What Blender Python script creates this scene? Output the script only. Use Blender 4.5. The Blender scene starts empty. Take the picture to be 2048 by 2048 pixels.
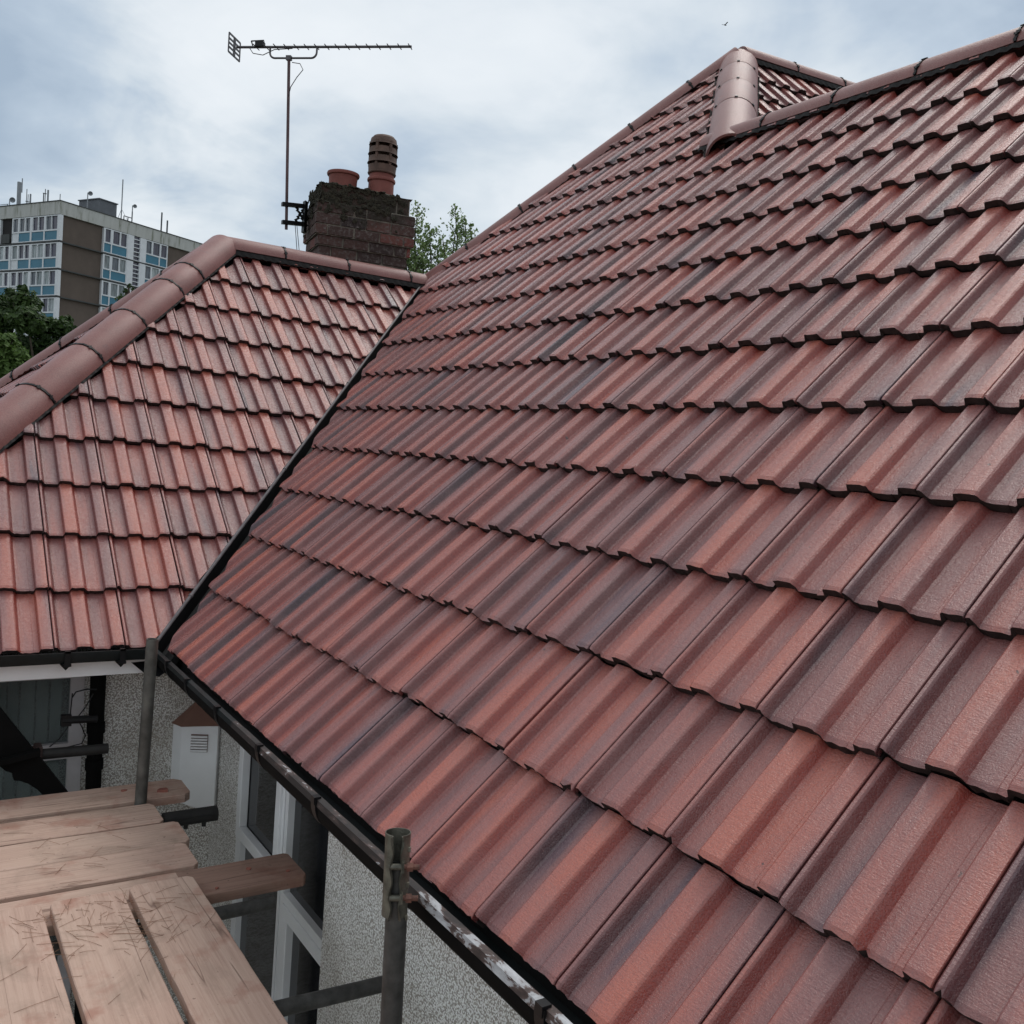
import bpy, bmesh, math, random
from mathutils import Vector, Matrix
R = math.radians
C = bpy.context.scene
COL = C.collection
V = Vector

# ------------------------------------------------------------------ camera
CP = V((-1.08666, -4.54823, 1.00276))
YAW, PIT, ROL, F = 0.585759, -0.0572032, 0.0730397, 1871.87
_f = V((math.sin(YAW)*math.cos(PIT), math.cos(YAW)*math.cos(PIT), math.sin(PIT)))
_r = V((math.cos(YAW), -math.sin(YAW), 0)); _u = _r.cross(_f)
CR = _r*math.cos(ROL) + _u*math.sin(ROL); CU = -_r*math.sin(ROL) + _u*math.cos(ROL); CF = _f
cd = bpy.data.cameras.new("camera"); cam = bpy.data.objects.new("camera", cd); COL.objects.link(cam)
cam.matrix_world = Matrix(((CR.x, CU.x, -CF.x, CP.x), (CR.y, CU.y, -CF.y, CP.y), (CR.z, CU.z, -CF.z, CP.z), (0, 0, 0, 1)))
cd.sensor_width = 36; cd.lens = F/2048*36; cd.clip_start = .05; cd.clip_end = 3000
C.camera = cam
C.render.resolution_x = 1024; C.render.resolution_y = 1024
def ray(x, y): return CF + CR*((x-1024)/F) - CU*((y-1024)/F)
def at(x, y, d): return CP + ray(x, y)*d
def hit(x, y, n, d0):
    n = V(n); D = ray(x, y); return CP + D*((d0 - CP.dot(n))/D.dot(n))
def onx(x, y, v): return hit(x, y, (1, 0, 0), v)
def ony(x, y, v): return hit(x, y, (0, 1, 0), v)
def onz(x, y, v): return hit(x, y, (0, 0, 1), v)

# ------------------------------------------------------------------ light
SUN_EL, SUN_AZ = 59, 60          # azimuth measured from +y towards +x
w = bpy.data.worlds.new("World"); C.world = w; w.use_nodes = True
nt = w.node_tree; nt.nodes.clear()
def N(t, typ, **k):
    n = t.nodes.new(typ)
    for a, b in k.items(): setattr(n, a, b)
    return n
def L(t, a, b): t.links.new(a, b)
out = N(nt, 'ShaderNodeOutputWorld'); bg = N(nt, 'ShaderNodeBackground')
sky = N(nt, 'ShaderNodeTexSky', sky_type='NISHITA', sun_disc=False)
sky.sun_elevation = R(SUN_EL); sky.sun_rotation = R(SUN_AZ); sky.air_density = 1.2; sky.dust_density = 2.0
tc = N(nt, 'ShaderNodeTexCoord'); sep = N(nt, 'ShaderNodeSeparateXYZ'); L(nt, tc.outputs['Generated'], sep.inputs[0])
def mth(t, op, a, b=None, c=None, clamp=False):
    n = N(t, 'ShaderNodeMath', operation=op, use_clamp=clamp)
    for i, v_ in enumerate((a, b, c)):
        if v_ is None: continue
        if isinstance(v_, (int, float)): n.inputs[i].default_value = v_
        else: L(t, v_, n.inputs[i])
    return n.outputs[0]
zz = mth(nt, 'ADD', mth(nt, 'MAXIMUM', sep.outputs['Z'], 0.0), 0.22)
cx_ = mth(nt, 'DIVIDE', sep.outputs['X'], zz); cy_ = mth(nt, 'DIVIDE', sep.outputs['Y'], zz)
cmb = N(nt, 'ShaderNodeCombineXYZ'); L(nt, cx_, cmb.inputs[0]); L(nt, cy_, cmb.inputs[1])
def wnoise(scale, det, rough, off, dist=0.0):
    mp = N(nt, 'ShaderNodeMapping'); mp.inputs['Location'].default_value = off; L(nt, cmb.outputs[0], mp.inputs[0])
    n = N(nt, 'ShaderNodeTexNoise'); n.inputs['Scale'].default_value = scale; n.inputs['Detail'].default_value = det
    n.inputs['Roughness'].default_value = rough; n.inputs['Distortion'].default_value = dist
    L(nt, mp.outputs[0], n.inputs['Vector']); return n.outputs[0]
n1 = wnoise(.95, 6, .50, (3.4, 1.9, 0), .5); n2 = wnoise(3.2, 6, .55, (7, 2, 0), .4)
mixn = mth(nt, 'ADD', mth(nt, 'MULTIPLY', n1, .76), mth(nt, 'MULTIPLY', n2, .24))
# cloud base is thinner and bluer low down, brighter overhead
hgt = mth(nt, 'MULTIPLY', sep.outputs['Z'], 0.13)
cf = mth(nt, 'ADD', mixn, hgt)
nrmv = N(nt, 'ShaderNodeVectorMath', operation='NORMALIZE'); L(nt, tc.outputs['Generated'], nrmv.inputs[0])
n3 = wnoise(2.2, 5, .6, (1, 5, 0), .8)
for dv, width, amt in (((.045, .960, .275), .030, -.125), ((.30, .92, .245), .012, -.05), ((.93, .28, .245), .02, -.02), ((.66, .52, .54), .030, -.085), ((.90, .24, .36), .03, -.06), ((.42, .80, .42), .035, .045)):
    dp_ = N(nt, 'ShaderNodeVectorMath', operation='DOT_PRODUCT'); L(nt, nrmv.outputs[0], dp_.inputs[0]); dp_.inputs[1].default_value = V(dv).normalized()
    k_ = mth(nt, 'MULTIPLY_ADD', mth(nt, 'SUBTRACT', n3, .5), .05*1.0, dp_.outputs['Value'])
    g_ = N(nt, 'ShaderNodeMapRange', interpolation_type='SMOOTHERSTEP'); g_.inputs['From Min'].default_value = 1-width*1.4; g_.inputs['From Max'].default_value = 1+.006; L(nt, k_, g_.inputs['Value'])
    cf = mth(nt, 'MULTIPLY_ADD', g_.outputs[0], amt, cf)
ramp = N(nt, 'ShaderNodeValToRGB'); e = ramp.color_ramp.elements
e[0].position = .36; e[0].color = (.36, .45, .56, 1)
e[1].position = .64; e[1].color = (.84, .88, .91, 1)
for p_, c_ in ((.44, (.48, .57, .67, 1)), (.50, (.64, .71, .77, 1)), (.56, (.77, .82, .86, 1))):
    q = e.new(p_); q.color = c_
L(nt, cf, ramp.inputs[0])
sk = N(nt, 'ShaderNodeMix', data_type='RGBA', blend_type='MIX'); sk.inputs[0].default_value = .90
ss_ = N(nt, 'ShaderNodeVectorMath', operation='SCALE'); ss_.inputs['Scale'].default_value = .10
L(nt, sky.outputs[0], ss_.inputs[0]); L(nt, ss_.outputs[0], sk.inputs[6]); L(nt, ramp.outputs[0], sk.inputs[7])
L(nt, sk.outputs[2], bg.inputs[0]); bg.inputs[1].default_value = 1.0; L(nt, bg.outputs[0], out.inputs[0])
sd = bpy.data.lights.new("sun", 'SUN'); sd.energy = 1.0; sd.angle = R(30); sd.color = (1, .96, .9)
sun = bpy.data.objects.new("sun", sd); COL.objects.link(sun)
sv = V((math.sin(R(SUN_AZ))*math.cos(R(SUN_EL)), math.cos(R(SUN_AZ))*math.cos(R(SUN_EL)), math.sin(R(SUN_EL))))
sun.rotation_euler = sv.to_track_quat('Z', 'Y').to_euler()
C.view_settings.view_transform = 'Standard'; C.view_settings.look = 'None'
C.view_settings.exposure = 0.10; C.view_settings.gamma = 1
C.render.engine = 'CYCLES'

# ------------------------------------------------------------------ materials
def mat(name):
    m = bpy.data.materials.new(name); m.use_nodes = True; t = m.node_tree
    b = t.nodes['Principled BSDF']; return m, t, b
def noise(t, vec, scale, det=4, rough=.5, dist=0):
    n = N(t, 'ShaderNodeTexNoise'); n.inputs['Scale'].default_value = scale; n.inputs['Detail'].default_value = det
    n.inputs['Roughness'].default_value = rough; n.inputs['Distortion'].default_value = dist
    if vec is not None: L(t, vec, n.inputs['Vector'])
    return n.outputs[0]
def rmp(t, fac, els):
    r_ = N(t, 'ShaderNodeValToRGB'); e_ = r_.color_ramp.elements
    e_[0].position, e_[0].color = els[0][0], (*els[0][1], 1); e_[1].position, e_[1].color = els[-1][0], (*els[-1][1], 1)
    for p_, c_ in els[1:-1]: q_ = e_.new(p_); q_.color = (*c_, 1)
    L(t, fac, r_.inputs[0]); return r_.outputs[0]
def mixc(t, fac, a, b, blend='MIX'):
    n = N(t, 'ShaderNodeMix', data_type='RGBA', blend_type=blend)
    for s_, v_ in ((0, fac), (6, a), (7, b)):
        if isinstance(v_, (int, float)): n.inputs[s_].default_value = v_
        elif isinstance(v_, tuple): n.inputs[s_].default_value = (*v_, 1)
        else: L(t, v_, n.inputs[s_])
    return n.outputs[2]
def bump(t, b, h, strength, dist):
    n = N(t, 'ShaderNodeBump'); n.inputs['Strength'].default_value = strength; n.inputs['Distance'].default_value = dist
    L(t, h, n.inputs['Height']); L(t, n.outputs[0], b.inputs['Normal'])
def objc(t, scale=None, rnd=False):
    tc_ = N(t, 'ShaderNodeTexCoord'); o = tc_.outputs['Object']
    if rnd:
        oi = N(t, 'ShaderNodeObjectInfo'); a = N(t, 'ShaderNodeVectorMath', operation='ADD')
        s = N(t, 'ShaderNodeVectorMath', operation='SCALE'); s.inputs[0].default_value = (37, 51, 23)
        L(t, oi.outputs['Random'], s.inputs['Scale']); L(t, s.outputs[0], a.inputs[1]); L(t, o, a.inputs[0]); o = a.outputs[0]
    if scale:
        mp = N(t, 'ShaderNodeMapping'); mp.inputs['Scale'].default_value = scale; L(t, o, mp.inputs[0]); o = mp.outputs[0]
    return o
def flat(name, col, rough=.6, var=.25, scale=12, metal=0, bmp=0, spec=.5):
    m, t, b = mat(name); o = objc(t)
    n = noise(t, o, scale, 5, .6)
    c = rmp(t, n, [(.3, tuple(x*(1-var) for x in col)), (.7, tuple(min(1, x*(1+var)) for x in col))])
    L(t, c, b.inputs['Base Color']); b.inputs['Roughness'].default_value = rough; b.inputs['Metallic'].default_value = metal
    b.inputs['Specular IOR Level'].default_value = spec
    if bmp: bump(t, b, noise(t, o, scale*8, 3), bmp, .004)
    return m

def tile_material():
    m, t, b = mat("concrete_tile_paint")
    at_ = N(t, 'ShaderNodeAttribute', attribute_name='tr'); uv = N(t, 'ShaderNodeUVMap', uv_map='uv'); bi = N(t, 'ShaderNodeAttribute', attribute_name='bias')
    su = N(t, 'ShaderNodeSeparateXYZ'); L(t, uv.outputs[0], su.inputs[0])
    sr = N(t, 'ShaderNodeSeparateXYZ'); L(t, at_.outputs['Vector'], sr.inputs[0])
    def stretch(a, bb, k):
        c = N(t, 'ShaderNodeCombineXYZ')
        L(t, mth(t, 'MULTIPLY_ADD', su.outputs[0], a, mth(t, 'MULTIPLY', sr.outputs[0], 61*k)), c.inputs[0])
        L(t, mth(t, 'MULTIPLY_ADD', su.outputs[1], bb, mth(t, 'MULTIPLY', sr.outputs[1], 47*k)), c.inputs[1])
        L(t, mth(t, 'MULTIPLY', sr.outputs[2], 31*k), c.inputs[2]); return c.outputs[0]
    s1 = noise(t, stretch(3.1, .45, 1), 1, 2, .45, .2)
    s2 = noise(t, stretch(17, 1.3, 1.7), 1, 3, .5, .1)
    f_ = mth(t, 'ADD', mth(t, 'MULTIPLY_ADD', s1, .80, .005), mth(t, 'MULTIPLY', s2, .16))
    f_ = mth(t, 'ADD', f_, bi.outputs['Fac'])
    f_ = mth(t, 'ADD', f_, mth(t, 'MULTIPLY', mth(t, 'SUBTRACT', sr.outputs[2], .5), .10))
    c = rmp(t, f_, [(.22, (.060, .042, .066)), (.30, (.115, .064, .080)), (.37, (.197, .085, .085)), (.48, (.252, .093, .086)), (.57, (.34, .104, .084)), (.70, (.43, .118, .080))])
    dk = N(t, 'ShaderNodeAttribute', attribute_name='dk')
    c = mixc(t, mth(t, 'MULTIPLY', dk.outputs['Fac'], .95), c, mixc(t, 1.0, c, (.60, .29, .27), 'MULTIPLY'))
    o = objc(t)
    g1 = noise(t, o, 260, 3, .6); g2 = noise(t, o, 55, 4, .6); g3 = noise(t, o, 7, 4, .55)
    c = mixc(t, rmp(t, g1, [(.45, (0, 0, 0)), (.75, (.40, .40, .40))]), c, (.08, .04, .045), 'MIX')
    g5 = noise(t, o, 420, 2, .5); c = mixc(t, rmp(t, g5, [(.62, (0, 0, 0)), (.74, (.5, .5, .5))]), c, (.42, .25, .23))
    c = mixc(t, rmp(t, g3, [(.45, (0, 0, 0)), (.8, (.30, .30, .30))]), c, (.30, .155, .145))
    sp = noise(t, o, 34, 2, .5)   # dark specks
    c = mixc(t, rmp(t, sp, [(.755, (0, 0, 0)), (.78, (.85, .85, .85))]), c, (.05, .03, .03))
    L(t, c, b.inputs['Base Color'])
    L(t, rmp(t, g2, [(.3, (.20, .20, .20)), (.75, (.36, .36, .36))]), b.inputs['Roughness'])
    b.inputs['Specular IOR Level'].default_value = .68
    mp = N(t, 'ShaderNodeMapping'); mp.inputs['Scale'].default_value = (1, 1, 1); L(t, stretch(20, 95, 1), mp.inputs[0])
    rp = noise(t, mp.outputs[0], 1, 4, .65, .25)
    h = mth(t, 'ADD', mth(t, 'MULTIPLY', rp, 1.0), mth(t, 'MULTIPLY', g1, .8))
    h = mth(t, 'ADD', h, mth(t, 'MULTIPLY', g2, .9)); bump(t, b, h, .55, .0032)
    return m
M = {}
M['tile'] = tile_material()
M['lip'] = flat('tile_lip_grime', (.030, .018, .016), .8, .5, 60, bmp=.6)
def ridge_mat():
    m, t, b = mat('ridge_tile_paint'); o = objc(t, rnd=True)
    a = noise(t, o, 5, 4, .55); s_ = noise(t, o, 3.2, 6, .6, .8); g = noise(t, o, 190, 3, .6)
    c = rmp(t, a, [(.3, (.185, .068, .060)), (.7, (.25, .098, .088))])
    c = mixc(t, rmp(t, s_, [(.60, (0, 0, 0)), (.74, (.55, .55, .55))]), c, (.12, .075, .078))
    c = mixc(t, rmp(t, g, [(.45, (0, 0, 0)), (.72, (.5, .5, .5))]), c, (.34, .21, .19))
    gd = noise(t, o, 130, 2, .5); c = mixc(t, rmp(t, gd, [(.60, (0, 0, 0)), (.72, (.5, .5, .5))]), c, (.07, .035, .035))
    L(t, c, b.inputs['Base Color']); b.inputs['Roughness'].default_value = .44
    bump(t, b, g, .6, .003); return m
M['ridge'] = ridge_mat()
M['black'] = flat('black_plastic', (.006, .006, .007), .42, .3, 8, spec=.28)
M['blackpaint'] = flat('black_paint', (.004, .004, .004), .8, .3, 8, spec=.1)
M['blackmatt'] = flat('black_underlay', (.010, .009, .009), .85, .4, 8)
M['gutter'] = flat('weathered_gutter_plastic', (.009, .013, .014), .42, .5, 9, spec=.3)
def peel():
    m, t, b = mat('peeling_paint'); o = objc(t, (1, .35, 1))
    n = noise(t, o, 26, 6, .65, .4); n0 = noise(t, o, 3.0, 2, .5)
    k = mth(t, 'ADD', mth(t, 'SUBTRACT', n, .030), mth(t, 'MULTIPLY', mth(t, 'SUBTRACT', n0, .5), .75))
    c = rmp(t, k, [(.42, (.022, .017, .016)), (.50, (.060, .040, .036)), (.535, (.095, .062, .055)), (.552, (.34, .34, .35)), (.65, (.48, .49, .51))])
    L(t, c, b.inputs['Base Color']); b.inputs['Roughness'].default_value = .6; bump(t, b, k, .5, .003); return m
M['peel'] = peel()
M['lead'] = flat('grey_valley_trim', (.13, .115, .12), .5, .3, 20)
def roughcast():
    m, t, b = mat('roughcast_render'); o = objc(t)
    vo = N(t, 'ShaderNodeTexVoronoi', feature='F1'); vo.inputs['Scale'].default_value = 150; L(t, o, vo.inputs['Vector'])
    vo.inputs['Randomness'].default_value = 1
    n = noise(t, o, 130, 4, .6); d = noise(t, o, 2.2, 5, .6)
    h = mth(t, 'ADD', mth(t, 'MULTIPLY', vo.outputs['Distance'], 1.0), mth(t, 'MULTIPLY', n, .9))
    c = rmp(t, h, [(.80, (.90, .89, .87)), (.97, (.82, .81, .78)), (1.12, (.40, .37, .33))])
    c = mixc(t, rmp(t, d, [(.5, (0, 0, 0)), (.72, (.5, .5, .5))]), c, (.30, .26, .21), 'MIX')
    L(t, c, b.inputs['Base Color']); b.inputs['Roughness'].default_value = .9
    inv = mth(t, 'SUBTRACT', 1.3, h); bump(t, b, inv, .6, .008); return m
M['roughcast'] = roughcast()
M['upvc'] = flat('white_upvc', (.80, .81, .82), .35, .06, 4)
M['fascia'] = flat('white_fascia_paint', (.84, .84, .85), .45, .06, 3)
M['soffit'] = flat('soffit_paint', (.35, .33, .33), .6, .1, 3)
def glass(name, col, rough=.06):
    m, t, b = mat(name); o = objc(t, (1, 1, .12)); n = noise(t, o, 9, 3, .5)
    L(t, rmp(t, n, [(.35, tuple(x*.6 for x in col)), (.65, tuple(x*1.5 for x in col))]), b.inputs['Base Color'])
    b.inputs['Roughness'].default_value = rough; b.inputs['IOR'].default_value = 1.5; return m
M['glass'] = glass('dark_window_glass', (.016, .017, .019))
def wood(k=1.0, nm='scaffold_board_wood'):
    m, t, b = mat(nm); o = objc(t, (1, 1, 1), True)
    mp = N(t, 'ShaderNodeMapping'); mp.inputs['Scale'].default_value = (1.2, 34, 34); L(t, o, mp.inputs[0])
    g = noise(t, mp.outputs[0], 2.2, 7, .68, .3)
    sp = noise(t, o, 60, 2, .5); kn = N(t, 'ShaderNodeTexVoronoi', feature='F1'); mk = N(t, 'ShaderNodeMapping'); mk.inputs['Scale'].default_value = (2.2, 5.5, 5.5); L(t, o, mk.inputs[0]); L(t, mk.outputs[0], kn.inputs['Vector']); kn.inputs['Scale'].default_value = 1.0
    mp2 = N(t, 'ShaderNodeMapping'); mp2.inputs['Scale'].default_value = (.28, 9, 9); L(t, o, mp2.inputs[0])
    crk = noise(t, mp2.outputs[0], 1.2, 2, .5, .0)
    st = noise(t, o, 6, 5, .6); st2 = noise(t, o, 2.4, 4, .5)
    c = rmp(t, g, [(.28, (.37, .235, .185)), (.5, (.50, .335, .265)), (.75, (.58, .41, .335))])
    c = mixc(t, rmp(t, st2, [(.4, (0, 0, 0)), (.75, (.55, .55, .55))]), c, (.52, .38, .30))
    c = mixc(t, rmp(t, st, [(.55, (0, 0, 0)), (.70, (.65, .65, .65))]), c, (.34, .15, .105))
    dt = noise(t, o, 3.3, 7, .7, .5); c = mixc(t, rmp(t, dt, [(.50, (0, 0, 0)), (.68, (.55, .55, .55))]), c, (.27, .19, .145))
    c = mixc(t, rmp(t, kn.outputs['Distance'], [(.05, (.75, .75, .75)), (.085, (0, 0, 0))]), c, (.22, .13, .09))
    c = mixc(t, rmp(t, sp, [(.70, (0, 0, 0)), (.74, (.6, .6, .6))]), c, (.16, .09, .07))
    # thin drying cracks along the grain
    ab = mth(t, 'ABSOLUTE', mth(t, 'SUBTRACT', crk, .5)); line = mth(t, 'MULTIPLY', rmp(t, ab, [(.0, (1, 1, 1)), (.007, (0, 0, 0))]), rmp(t, st2, [(.45, (0, 0, 0)), (.52, (1, 1, 1))]))
    c = mixc(t, mth(t, 'MULTIPLY', line, .75), c, (.14, .075, .055))
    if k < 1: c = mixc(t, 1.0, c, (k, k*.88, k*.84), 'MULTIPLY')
    L(t, c, b.inputs['Base Color']); b.inputs['Roughness'].default_value = .75
    bump(t, b, mth(t, 'SUBTRACT', g, mth(t, 'MULTIPLY', line, .8)), .35, .004); return m
M['wood'] = wood()
M['wood_shade_dirt'] = wood(.55, 'shade_tinted_dirty_wood')  # board wood darkened in colour: shade under the eaves plus dirt
M['steel'] = flat('weathered_galvanised_tube', (.105, .102, .092), .55, .45, 14, metal=.35, bmp=.25)
M['steel2'] = flat('dark_galvanised_tube', (.062, .061, .058), .55, .5, 22, metal=.3, bmp=.25)
M['steel_dark'] = flat('dark_scaffold_tube', (.016, .015, .014), .7, .4, 20)
M['coupler'] = flat('coupler_steel', (.135, .13, .105), .5, .5, 30, metal=.5, bmp=.4)
M['rust'] = flat('rusty_bolt', (.12, .05, .035), .7, .5, 60, bmp=.5)
M['tilebit'] = flat('broken_tile', (.30, .11, .08), .75, .3, 30, bmp=.4)
M['needle'] = flat('dry_needles', (.24, .125, .075), .8, .4, 30)
M['ground'] = flat('ground_surface', (.07, .075, .05), .9, .4, .6)
M['paving'] = flat('paving', (.42, .40, .37), .85, .25, 3)
M['leaf1'] = None

# ------------------------------------------------------------------ mesh builder
class MB:
    def __init__(s): s.v = []; s.f = []; s.m = []; s.tr = []; s.uv = []; s.bi = []; s.dk = []
    def add(s, vs, fs, mi=0, tr=(0, 0, 0), uv=None, bi=None, dk=None):
        o = len(s.v); s.v += [tuple(v) for v in vs]
        for f in fs:
            s.f.append(tuple(i+o for i in f)); s.m.append(mi)
        s.tr += [tr]*len(vs); s.uv += uv if uv else [(0, 0)]*len(vs); s.bi += bi if bi else [0.0]*len(vs); s.dk += dk if dk else [0.0]*len(vs)
    def box(s, lo, hi, mi=0, M_=None, tr=(0, 0, 0)):
        x0, y0, z0 = lo; x1, y1, z1 = hi
        vs = [V((x, y, z)) for z in (z0, z1) for y in (y0, y1) for x in (x0, x1)]
        if M_ is not None: vs = [M_ @ v for v in vs]
        s.add(vs, [(0, 2, 3, 1), (4, 5, 7, 6), (0, 1, 5, 4), (2, 6, 7, 3), (0, 4, 6, 2), (1, 3, 7, 5)], mi, tr)
    def obox(s, c, ax, ay, az, mi=0, tr=(0, 0, 0)):   # centre + half axes
        c = V(c); vs = [c + ax*i + ay*j + az*k for k in (-1, 1) for j in (-1, 1) for i in (-1, 1)]
        s.add(vs, [(0, 2, 3, 1), (4, 5, 7, 6), (0, 1, 5, 4), (2, 6, 7, 3), (0, 4, 6, 2), (1, 3, 7, 5)], mi, tr)
    def tube(s, pts, r, seg=12, mi=0, caps=True, tr=(0, 0, 0)):
        pts = [V(p) for p in pts]; rs = r if isinstance(r, (list, tuple)) else [r]*len(pts)
        prev = None; vs = []
        for i, p in enumerate(pts):
            d = (pts[min(i+1, len(pts)-1)] - pts[max(i-1, 0)]).normalized()
            if prev is None:
                a = d.orthogonal().normalized()
            else:
                a = (prev - d*prev.dot(d)).normalized()
            prev = a; b = d.cross(a)
            vs += [p + (a*math.cos(2*math.pi*k/seg) + b*math.sin(2*math.pi*k/seg))*rs[i] for k in range(seg)]
        fs = [(i*seg+k, i*seg+(k+1) % seg, (i+1)*seg+(k+1) % seg, (i+1)*seg+k) for i in range(len(pts)-1) for k in range(seg)]
        if caps: fs += [tuple(range(seg))[::-1], tuple((len(pts)-1)*seg+k for k in range(seg))]
        s.add(vs, fs, mi, tr)
    def lathe(s, prof, M_, seg=28, mi=0, tr=(0, 0, 0)):
        vs = []
        for r_, z in prof: vs += [M_ @ V((r_*math.cos(2*math.pi*k/seg), r_*math.sin(2*math.pi*k/seg), z)) for k in range(seg)]
        s.add(vs, [(i*seg+k, i*seg+(k+1) % seg, (i+1)*seg+(k+1) % seg, (i+1)*seg+k) for i in range(len(prof)-1) for k in range(seg)], mi, tr)
    def prism(s, poly, ext, mi=0, tr=(0, 0, 0)):   # poly: 3D points, ext: Vector
        n = len(poly); ext = V(ext); vs = [V(p) for p in poly] + [V(p)+ext for p in poly]
        s.add(vs, [tuple(range(n))[::-1], tuple(range(n, 2*n))] + [(i, (i+1) % n, (i+1) % n+n, i+n) for i in range(n)], mi, tr)
    def build(s, name, mats, parent=None, smooth=False, clips=(), origin=None, bevel=0):
        me = bpy.data.meshes.new(name)
        if not isinstance(mats, (list, tuple)): mats = [mats]
        o_ = V(origin) if origin is not None else V((0, 0, 0))
        me.from_pydata([tuple(V(v)-o_) for v in s.v], [], s.f)
        for m_ in mats: me.materials.append(m_)
        me.polygons.foreach_set('material_index', s.m)
        if any(t_ != (0, 0, 0) for t_ in s.tr):
            a = me.attributes.new('tr', 'FLOAT_VECTOR', 'POINT'); a.data.foreach_set('vector', [c for t_ in s.tr for c in t_])
            b_ = me.attributes.new('bias', 'FLOAT', 'POINT'); b_.data.foreach_set('value', s.bi); d_ = me.attributes.new('dk', 'FLOAT', 'POINT'); d_.data.foreach_set('value', s.dk)
            ul = me.uv_layers.new(name='uv'); ul.data.foreach_set('uv', [c for l in me.loops for c in s.uv[l.vertex_index]])
        me.update()
        if clips or True:
            bm = bmesh.new(); bm.from_mesh(me)
            for pt, no in clips:
                bmesh.ops.bisect_plane(bm, geom=bm.verts[:]+bm.edges[:]+bm.faces[:], plane_co=V(pt)-o_, plane_no=V(no), clear_outer=True)
            if not clips: bmesh.ops.recalc_face_normals(bm, faces=bm.faces[:])
            bm.to_mesh(me); bm.free()
        if smooth:
            me.polygons.foreach_set('use_smooth', [True]*len(me.polygons))
            me.set_sharp_from_angle(angle=R(38))
        ob = bpy.data.objects.new(name, me); COL.objects.link(ob); ob.location = o_
        if parent is not None:
            ob.parent = parent; ob.location = o_ - world_loc(parent)
        if bevel:
            bv = ob.modifiers.new('bevel', 'BEVEL'); bv.width = bevel; bv.segments = 2; bv.limit_method = 'ANGLE'
        return ob
def world_loc(o):
    l = V(o.location)
    while o.parent: o = o.parent; l += V(o.location)
    return l
def empty(name, loc, label=None, cat=None, group=None):
    o = bpy.data.objects.new(name, None); COL.objects.link(o); o.location = loc; o.empty_display_size = .1
    tag(o, label, cat, group); return o
def tag(o, label=None, cat=None, group=None, kind=None):
    if label: o['label'] = label
    if cat: o['category'] = cat
    if group: o['group'] = group
    if kind: o['kind'] = kind
    return o

# ------------------------------------------------------------------ ground
GZ = -2.75
g = MB(); n_ = 2
g.add([(-1500, -1500, GZ), (1500, -1500, GZ), (1500, 1500, GZ), (-1500, 1500, GZ)], [(0, 1, 2, 3)])
tag(g.build('ground', M['ground']), kind='structure')
g = MB(); g.add([(-5, -9, GZ+.004), (.36, -9, GZ+.004), (.36, .3, GZ+.004), (-5, .3, GZ+.004)], [(0, 1, 2, 3)])
tag(g.build('paved_path', M['paving']), kind='structure')

# ------------------------------------------------------------------ house: tiled slopes
house = empty('bungalow_house', (1.5, .5, GZ), 'roughcast house with glossy red and purple concrete tiled hipped roofs meeting in a black valley', 'house')
TA, TB, G = .99577, .91746, .350838
rng = random.Random(4)
# profile across one 0.3 m tile: (u, height, colour bias)
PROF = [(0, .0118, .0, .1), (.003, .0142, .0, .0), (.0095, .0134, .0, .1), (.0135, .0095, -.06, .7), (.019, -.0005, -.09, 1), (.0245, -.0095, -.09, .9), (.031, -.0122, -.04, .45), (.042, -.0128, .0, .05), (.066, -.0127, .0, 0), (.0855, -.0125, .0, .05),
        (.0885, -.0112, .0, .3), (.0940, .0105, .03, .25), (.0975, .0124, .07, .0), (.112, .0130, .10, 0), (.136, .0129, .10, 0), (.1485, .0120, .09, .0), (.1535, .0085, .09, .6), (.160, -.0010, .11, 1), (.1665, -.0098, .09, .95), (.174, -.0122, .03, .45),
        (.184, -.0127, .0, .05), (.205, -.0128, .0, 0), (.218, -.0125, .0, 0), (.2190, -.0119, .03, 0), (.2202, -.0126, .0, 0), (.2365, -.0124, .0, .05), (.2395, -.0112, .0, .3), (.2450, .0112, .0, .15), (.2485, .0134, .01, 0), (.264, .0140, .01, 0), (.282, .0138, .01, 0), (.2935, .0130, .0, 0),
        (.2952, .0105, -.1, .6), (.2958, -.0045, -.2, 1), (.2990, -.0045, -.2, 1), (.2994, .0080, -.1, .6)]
T = .031
def sag(p):
    # the old main slope is not flat: it dips gently towards the valley and the far hip
    t_ = min(1, max(0, 1-(p.x-p.y)/3.45))
    dl = -.0465*max(0, p.x)*t_**1.5
    if dl > -1e-5: return p
    n = V((-.7059, 0, .7083)); best = V((p.x-CP.x, p.y-CP.y, p.z-CP.z)); best = best/best.dot(CF)
    return p + best*(dl/best.dot(n))
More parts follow.
